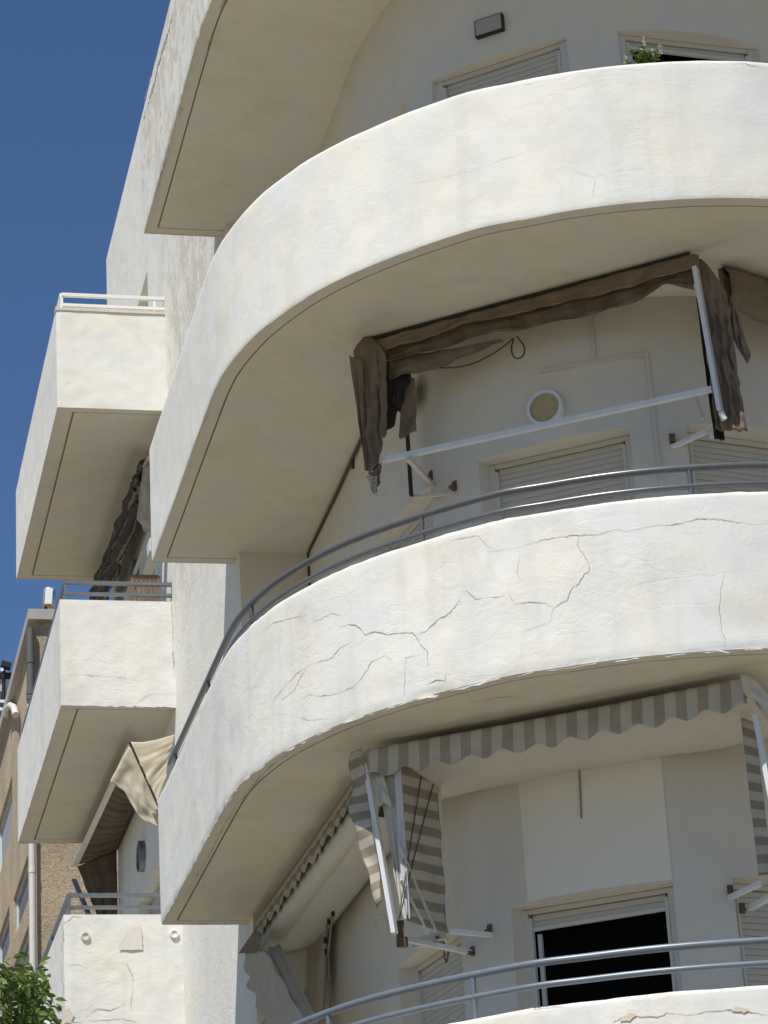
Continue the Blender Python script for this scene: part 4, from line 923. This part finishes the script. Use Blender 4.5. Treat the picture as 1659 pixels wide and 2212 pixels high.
def hood(u, v):
    a = r2(210+u*60, 1400+u*40); b = r2(70+u*150, 1605-u*20); p = on_x(a[0]+(b[0]-a[0])*v, a[1]+(b[1]-a[1])*v, 3.70); return up(p)
MB().grid(hood, 6, 6, lambda u, v: (u, v)).build('corner_hood', 'canvas_brown', AW, smooth=70, solid=0.006)
def backc(u, v):
    a = r2(480, 1460); b = r2(830, 1300); c_ = r2(740, 2320); d_ = r2(800, 2330)
    x = (a[0]*(1-u)+b[0]*u)*(1-v)+(c_[0]*(1-u)+d_[0]*u)*v; y = (a[1]*(1-u)+b[1]*u)*(1-v)+(c_[1]*(1-u)+d_[1]*u)*v
    p = on_x(x, y, 4.16+.1*u); return up(p+Vector((.03*noise.noise(Vector((u*4+v*3, v*2-u*3, 8))), 0, 0)))
MB().grid(backc, 24, 30, lambda u, v: (u, v)).build('side_curtain', 'canvas_grey', AW, smooth=70, solid=0.004)
for a, b in (((835, 1340), (800, 2180)), ((880, 1290), (845, 1600)), ((845, 1600), (870, 2140))):
    MB().tube([up(on_x(*r2(*a), 4.2)), up(on_x(*r2(*b), 4.2))], 0.008, 6).build('cord', 'cord', AW)
for q in ((830, 1275), (850, 1330), (885, 1255), (820, 1490), (825, 1590)):
    c = up(on_x(*r2(*q), 4.19)); MB().obox(c, (.012, .01, 0), (0, .02, .004), (0, -.003, .022)).build('clamp', 'black_metal', AW)
hp = [up(on_v(*r1(420+60*math.cos(a), 1820+115*math.sin(a)), (4.3, 18.6), (4.9, 17.6))) for a in [i*.35 for i in range(19)]]
HP = thing('hoop', tuple(hp[0]), 'thin wire hoop hanging on the wall left of the striped awning', 'hoop'); MB().tube(hp, 0.005, 6).build('ring', 'conduit', HP, smooth=60)

# ---- awnings over the side balconies
AW = thing('awning', (3.6, 28.5, 8.6+CZ), 'faded cream awning under the middle side balcony with a torn sunlit end', 'awning', 'window awnings')
c0, c1 = on_z(281, 1612, 8.60), on_z(163, 1868, 8.60)
def side_fab(u, v):
    p = c0.lerp(c1, u); q = Vector((XW-0.03, 27.65+(30.55-27.65)*u, 8.68))
    r = p.lerp(q, v); return up(r+Vector((0, 0, -0.03*math.sin(v*3.14)+.016*math.sin(u*34)*math.sin(v*3.1)+.01*noise.noise(Vector((u*12, v*3, 0))))))
MB().grid(side_fab, 90, 14, lambda u, v: (u*4, v*.5)).build('canopy', 'stripe_old', AW, smooth=70, solid=0.004)
rod(c0, c1, 0.05, 'rail_white', AW, 'front_bar', 0.04); rod((XW-.04, 27.6, 8.69), (XW-.04, 30.55, 8.70), 0.05, 'black_metal', AW, 'roller')
r3 = lambda x, y: (132.7+.195*x, 1559.5+.195*y)
PA, PB = (3.0, 25.70), (4.0, 25.70)
drape('torn_end', [r3(755, 220), r3(900, 225), r3(1050, 200), r3(1262, 135)], [r3(1085, 960), r3(1090, 860), r3(1165, 640), r3(1150, 530)], PA, PB, AW, 'stripe_cream', 30, 30, 0.016, 0.7, 6.0, 31)
drape('torn_side', [r3(745, 270), r3(780, 300), r3(800, 330), r3(1080, 980)], [r3(535, 665), r3(700, 765), r3(850, 1040), r3(1085, 1175)], (3.0, 25.98), (4.0, 25.98), AW, 'canvas_grey', 30, 20, 0.03, 2, 1, 32)  # shaded part of the torn cloth, shade put into a greyer canvas
rod(on_v(*r3(755, 225), PA, PB), on_v(*r3(1080, 945), PA, PB), 0.018, 'black_metal', AW, 'arm')
rod(on_x(*r3(140, 1750), 3.36), on_x(*r3(300, 2130), 3.36), 0.05, 'rail_dark', AW, 'arm', 0.03)
rod(on_x(*r3(600, 1650), XW-.03), on_x(*r3(610, 2130), XW-.03), 0.03, 'conduit', AW, 'guide_rail')
drape('end_curtain', [(167, 1872), (210, 1852), (252, 1836)], [(212, 1985), (232, 1985), (252, 1985)], (3.0, 30.45), (4.0, 30.45), AW, 'stripe_old', 16, 20, 0.04, 2, 1.5, 33)
AW = thing('awning', (3.7, 28.5, 11.7+CZ), 'bunched dark striped awning hanging under the topmost side balcony', 'awning', 'window awnings')
def bun(u, v):
    P = Vector((3.70-.10*u, 26.75+u*3.7, 11.74)); q = Vector((u*9, v*3, 2))
    e = .035*math.sin(v*26+1.2*noise.noise(q*.6))+.05*noise.noise(q*1.4)+.02*noise.noise(q*4)
    return up(P+Vector((-.10*math.sin(v*3.0)-e-.02, 0.22*v*(1-u), -v*(.52+.08*noise.noise(Vector((u*6, 0, 1))))+.02*noise.noise(q*2))))
MB().grid(bun, 80, 30, lambda u, v: (u*3.7, v*.9)).build('bunched_canvas', 'stripe_bunched', AW, smooth=70, solid=0.005)
drape('loose_end', [(309, 1012), (318, 1006), (330, 1010)], [(296, 1120), (310, 1145), (330, 1150)], (3.0, 26.62), (4.0, 26.62), AW, 'canvas_grey', 12, 24, 0.035, 1.5, 3, 34)
rod((3.72, 26.8, 11.77), (3.60, 30.5, 11.77), 0.05, 'rail_white', AW, 'front_bar')
rod((3.72, 26.9, 11.02), (3.70, 30.4, 11.02), 0.03, 'frame', AW, 'lower_bar')

# ---- things on the balconies
def wooden_chair(loc, lab, rot=0.0):
    t = thing('wooden_chair', loc, lab, 'chair', 'wooden chairs on the side balcony'); x, y, z = loc
    w_, dpt = 0.13, 0.2
    for sx in (-1, 1):
        MB().bar((x+sx*w_, y+dpt, z), (x+sx*w_, y+dpt+.06, z+.92), .035).build('back_post', 'wood', t)
        MB().bar((x+sx*w_, y-dpt, z), (x+sx*w_, y-dpt, z+.45), .035).build('leg', 'wood', t)
    MB().box(x-w_-.02, x+w_+.02, y-dpt-.02, y+dpt+.02, z+.45, z+.48).build('seat', 'wood', t)
    MB().bar((x-w_, y+dpt+.06, z+.90), (x+w_, y+dpt+.06, z+.90), .03, .07).build('top_rail', 'wood', t)
    MB().bar((x-w_, y+dpt+.035, z+.60), (x+w_, y+dpt+.035, z+.60), .03, .05).build('back_rail', 'wood', t)
    for i in range(5):
        xx = x-w_+.045+i*.043; MB().bar((xx, y+dpt+.037, z+.6), (xx, y+dpt+.058, z+.88), .02, .03, (0, 1, 0)).build('slat', 'wood', t)
wooden_chair((3.60, 26.35, ZB[1]+.2+CZ), 'brown wooden slatted chair standing on the middle side balcony floor')
wooden_chair((3.615, 26.33, ZB[1]+.2+.49+CZ), 'brown wooden slatted chair stacked on top of another on the middle side balcony')
AC = thing('wall_vent', (3.7, 26.15, 10.55+CZ), 'small white louvred box on the wall just above the stacked wooden chairs', 'vent')
MB().box(3.60, 3.775, 26.10, 26.3, 10.47+CZ, 10.60+CZ).build('body', 'white_paint', AC)
for i in range(4): MB().box(3.615+i*.04, 3.635+i*.04, 26.09, 26.1, 10.485+CZ, 10.585+CZ).build('slot', 'pane_black', AC)
# plant on the upper parapet
pp_, _ = hit_out(1410, 132); pl0 = Vector((pp_.x+.03, pp_.y+.24, Z[1]+HS-.03))
PL = thing('potted_plant', tuple(up(pl0)), 'small green plant with pale flower spikes on the upper balcony parapet', 'plant')
disc(up(pl0+Vector((0, 0.0, 0.0))), (0, 0, 1), .06, .06, 14, [(.001, .0), (.035, 0), (.045, .055), (.05, .055), (.05, .065), (.042, .065), (.001, .06)]).build('pot', 'terracotta', PL, smooth=40)
lm = MB(); stm = MB(); fl_ = MB()
for k in range(34):
    a = random.uniform(0, 6.28); tip_ = pl0+Vector((math.cos(a)*random.uniform(.02, .15), math.sin(a)*.06, random.uniform(.15, .31))); b_ = pl0+Vector((0, 0, .06))
    stm.tube([up(b_), up(b_.lerp(tip_, .5)+Vector((0, 0, .015))), up(tip_)], .002, 5)
    for j in range(14):
        p = b_.lerp(tip_, .25+.75*random.random()); aa = random.uniform(0, 6.28); d_ = Vector((math.cos(aa), math.sin(aa), random.uniform(-.2, .6)))*.032; s_ = d_.cross(Vector((0, 0, 1))).normalized()*.012
        lm.quad(up(p), up(p+d_*.5+s_), up(p+d_), up(p+d_*.5-s_))
    if k % 6 == 0:
        fl_ = MB()
        for j in range(16):
            p = tip_+Vector((random.gauss(0, .005), random.gauss(0, .005), j*.004)); s_ = .0045
            fl_.obox(up(p), (s_, 0, 0), (0, s_, 0), (0, 0, s_))
        fl_.build('flower_spike', 'blossom', PL)
lm.build('leaves', 'leaf_small', PL, fix=False)['kind'] = 'stuff'; stm.build('stems', 'leaf_small', PL)

# ================================================================== NEIGHBOUR
NX, NY = 3.5, 37.0
NBL = thing('apartment_building', (NX+4, NY+5, 0), 'tan roughcast apartment house seen behind the side balconies', 'building')
lpN = [Vector((NX, NY+16-i*.8)) for i in range(21)]
def ny(y): return NY+16-y
nwin = [(ny(43.6), ny(40.75), 11.85, 12.72), (ny(40.65), ny(38.3), 10.2, 10.83), (ny(43.6), ny(41.35), 10.33, 10.93), (ny(40.65), ny(38.3), 9.0, 9.85), (ny(43.6), ny(41.35), 9.1, 9.95), (ny(47.5), ny(44.4), 11.85, 12.72)]
mb, atN = wall(lpN, -CZ, 13.75, nwin, 'roughcast', depth=0.12)
mb.build('wall', 'roughcast', NBL, smooth=40)
MB().quad((NX, NY, 0), (NX+9, NY, 0), (NX+9, NY, 13.75+CZ), (NX, NY, 13.75+CZ)).build('wall', 'roughcast', NBL)
MB().quad((NX+9, NY, 0), (NX+9, NY+16, 0), (NX+9, NY+16, 13.75+CZ), (NX+9, NY, 13.75+CZ)).build('wall', 'roughcast', NBL)
MB().quad((NX, NY+16, 0), (NX+9, NY+16, 0), (NX+9, NY+16, 13.75+CZ), (NX, NY+16, 13.75+CZ)).build('wall', 'roughcast', NBL)
MB().box(NX-.10, NX+9.1, NY-.10, NY+16.1, 13.752+CZ, 13.90+CZ).build('roof', 'neighbour_roof', NBL)
for k, (a, b, zb, zt) in enumerate(nwin):
    window(atN(a)[0], atN(b)[0], zt, zb, 'closed', NBL, inset=0.05, jamb=0.10, mat='blue_shutter' if k else 'frame_grey', fmat='light_frame', pitch=0.06)
def pipe(pts, r, mat, joints=()):
    o = MB().tube(pts, r, 14).build('drainpipe', mat, NBL, smooth=60)
    for z in joints: MB().tube([(pts[0][0], pts[0][1], z-.03), (pts[0][0], pts[0][1], z+.03)], r*1.14, 14).build('collar', mat, o, smooth=60)
pipe([(3.43, NY-.07, 12.55+CZ), (3.43, NY-.07, 13.62+CZ)], .055, 'pipe_grey', (12.62+CZ, 12.70+CZ, 13.15+CZ))
pipe([(3.43, NY-.07, 0), (3.43, NY-.07, 12.56+CZ)], .045, 'pipe_white', (10.22+CZ, 12.5+CZ, 7.5+CZ))
MB().bar((NX+.2, NY-.03, 9.25+CZ), (NX+.75, NY-.03, 9.16+CZ), .03).build('stay', 'bark', NBL)
# roof water heater
WH = thing('water_heater', (3.80, 37.35, 13.9+CZ), 'small white rooftop water heater tank on a post atop the tan house', 'tank')
t0 = up(on_y(104, 1312, 37.35)); t1 = up(on_y(107, 1272, 37.35)); ax = (t1-t0)
MB().tube([t0, t0+ax*.04, t0+ax*.96, t1], [.075, .085, .085, .075], 20).build('tank', 'tank_metal', WH, smooth=50)
MB().obox((t0+t1)/2+Vector((-.01, -.083, 0)), (.05, 0, 0), (0, .008, 0), ax*.42).build('label_plate', 'enamel', WH)
MB().tube([t0-ax*.03, t0+ax*.0], [.065, .08], 20).build('base_cap', 'copper', WH, smooth=50)
MB().box(3.66, 3.70, 37.3, 37.34, 13.90+CZ, 14.28+CZ).build('post', 'black_metal', WH)
# farther house with roof terrace
FH = thing('far_house', (4.5, 53, 0), 'distant pale grey house with a roof terrace rail beyond the tan one', 'building')
MB().box(3.95, 8, 50, 58, 0, 17.45+CZ).build('wall', 'frame_grey', FH)
MB().box(3.9, 8.05, 49.95, 58.05, 17.452+CZ, 17.56+CZ).build('roof', 'black_metal', FH)
MB().box(4.2, 4.5, 49.97, 50.0, 16.95+CZ, 17.25+CZ).build('window', 'enamel', FH)
MB().box(3.97, 4.12, 49.96, 50.0, 15.2+CZ, 17.2+CZ).build('window', 'blue_glass', FH)
for zz in (16.9, 16.75): MB().box(3.95, 4.6, 49.7, 49.74, zz+CZ, zz+.05+CZ).build('rail', 'rail_white', FH)
RL = thing('rooftop_lamp', (4.14, 49.9, 17.0+CZ), 'dark hooded lamp on a post on the distant roof', 'lamp')
MB().tube([(4.14, 49.9, 16.6+CZ), (4.14, 49.9, 17.62+CZ)], .035, 8).build('post', 'black_metal', RL)
MB().obox((4.18, 49.85, 17.66+CZ), (.09, 0, -.025), (0, .08, 0), (.012, 0, .05)).build('hood', 'black_metal', RL)
disc((4.10, 49.8, 17.56+CZ), (0, -1, 0), .035, .02).build('lens', 'enamel', RL)
EL = thing('vent_pipe', (3.6, 41.5, 13.9+CZ), 'bent white vent pipe on the roof edge of the tan house', 'pipe')
bp = [on_x(*q, 3.42) for q in ((34, 1545), (30, 1528), (22, 1524), (16, 1530), (14, 1545))]
MB().tube([up(p) for p in bp], .05, 12).build('bend', 'pipe_white', EL, smooth=60)

# ================================================================== TREE
TR = thing('ficus_tree', (0.75, 22.2, 0), 'leafy green street tree reaching into the lower left corner', 'tree')
tc_ = Vector((0.52, 22.1, 5.70)); RAD = 1.62
mbt = MB(); mbt.tube([(0.75, 22.2, 0), (0.7, 22.15, 1.2), (0.78, 22.2, 2.4), (0.72, 22.1, 3.6), (0.7, 22.1, 5.2)], [.17, .14, .12, .09, .03], 12).build('trunk', 'bark', TR, smooth=60)
lb = MB()
for k in range(16):
    a = k*2.4; e = random.uniform(.1, 1.2); d_ = Vector((math.cos(a)*math.cos(e), math.sin(a)*math.cos(e), math.sin(e))); s_ = Vector((.72, 22.12, random.uniform(2.6, 4.6)))
    lb.tube([s_, s_+d_*.7+Vector((0, 0, .15)), s_+d_*1.35+Vector((0, 0, .2))], [.045, .028, .008], 6)
lb.build('branch', 'bark', TR, smooth=60)
def leaf_mesh():
    m = MB(); L, W_ = .085, .022
    P = [(0, 0, 0), (L*.3, W_*.85, .006), (L*.62, W_*.9, .004), (L, 0, -.008), (L*.62, -W_*.9, .004), (L*.3, -W_*.85, .006), (L*.3, 0, -.003), (L*.62, 0, -.006)]
    m.v = [Vector(p) for p in P]; m.f = [(0, 6, 1), (1, 6, 7, 2), (2, 7, 3), (0, 5, 6), (5, 4, 7, 6), (4, 3, 7)]
    return m
lme = leaf_mesh().mesh('leaf', 'leaf')
clumps = []
for k in range(210):
    d_ = Vector((random.gauss(0, 1), random.gauss(0, 1), random.gauss(0, .8)+.15)).normalized(); r = RAD*random.uniform(.55, 1.0)**.5*random.uniform(.82, 1.02)
    clumps.append((tc_+d_*r, random.uniform(.14, .26)))
clumps += [(up(on_y(x, y, 21.6+random.random()*.8)), random.uniform(.10, .17)) for x, y in ((10, 2120), (35, 2105), (55, 2115), (62, 2145), (72, 2165), (60, 2180), (74, 2200), (30, 2150), (10, 2180), (45, 2210), (80, 2215), (15, 2215))]
single = 0; mass = MB(); lv = leaf_mesh()
from mathutils import Euler
cand = []
for (c, r) in clumps:
    for j in range(60):
        p = c+Vector((random.gauss(0, r*.55), random.gauss(0, r*.55), random.gauss(0, r*.45)))
        out = (p-tc_).normalized(); yaw_ = math.atan2(out.y, out.x)+random.gauss(0, .9); e = Euler((random.gauss(0, .7), random.gauss(.35, .5), yaw_)); s_ = random.uniform(.7, 1.2)
        cand.append((p, e, s_))
def vis(p):
    d = p-Vector((0, 0, CZ)); w_ = d.dot(fw); x = PW/2+FPX*d.dot(rv)/w_; y = PH/2-FPX*d.dot(uv)/w_
    return -10 < x < 140 and 2060 < y < 2225, d.length
cand.sort(key=lambda q: (not vis(q[0])[0], vis(q[0])[1]))
for k, (p, e, s_) in enumerate(cand):
    if k < 280:
        o = bpy.data.objects.new('leaf', lme); link(o); o.parent = TR; o.location = p-TR.location; o.rotation_euler = e; o.scale = (s_,)*3
    else:
        mt = e.to_matrix(); i = len(mass.v); mass.v += [p+mt @ (v*s_) for v in lv.v]; mass.f += [tuple(i+q for q in f) for f in lv.f]
mo = mass.build('foliage', 'leaf', TR, fix=False); mo['kind'] = 'stuff'
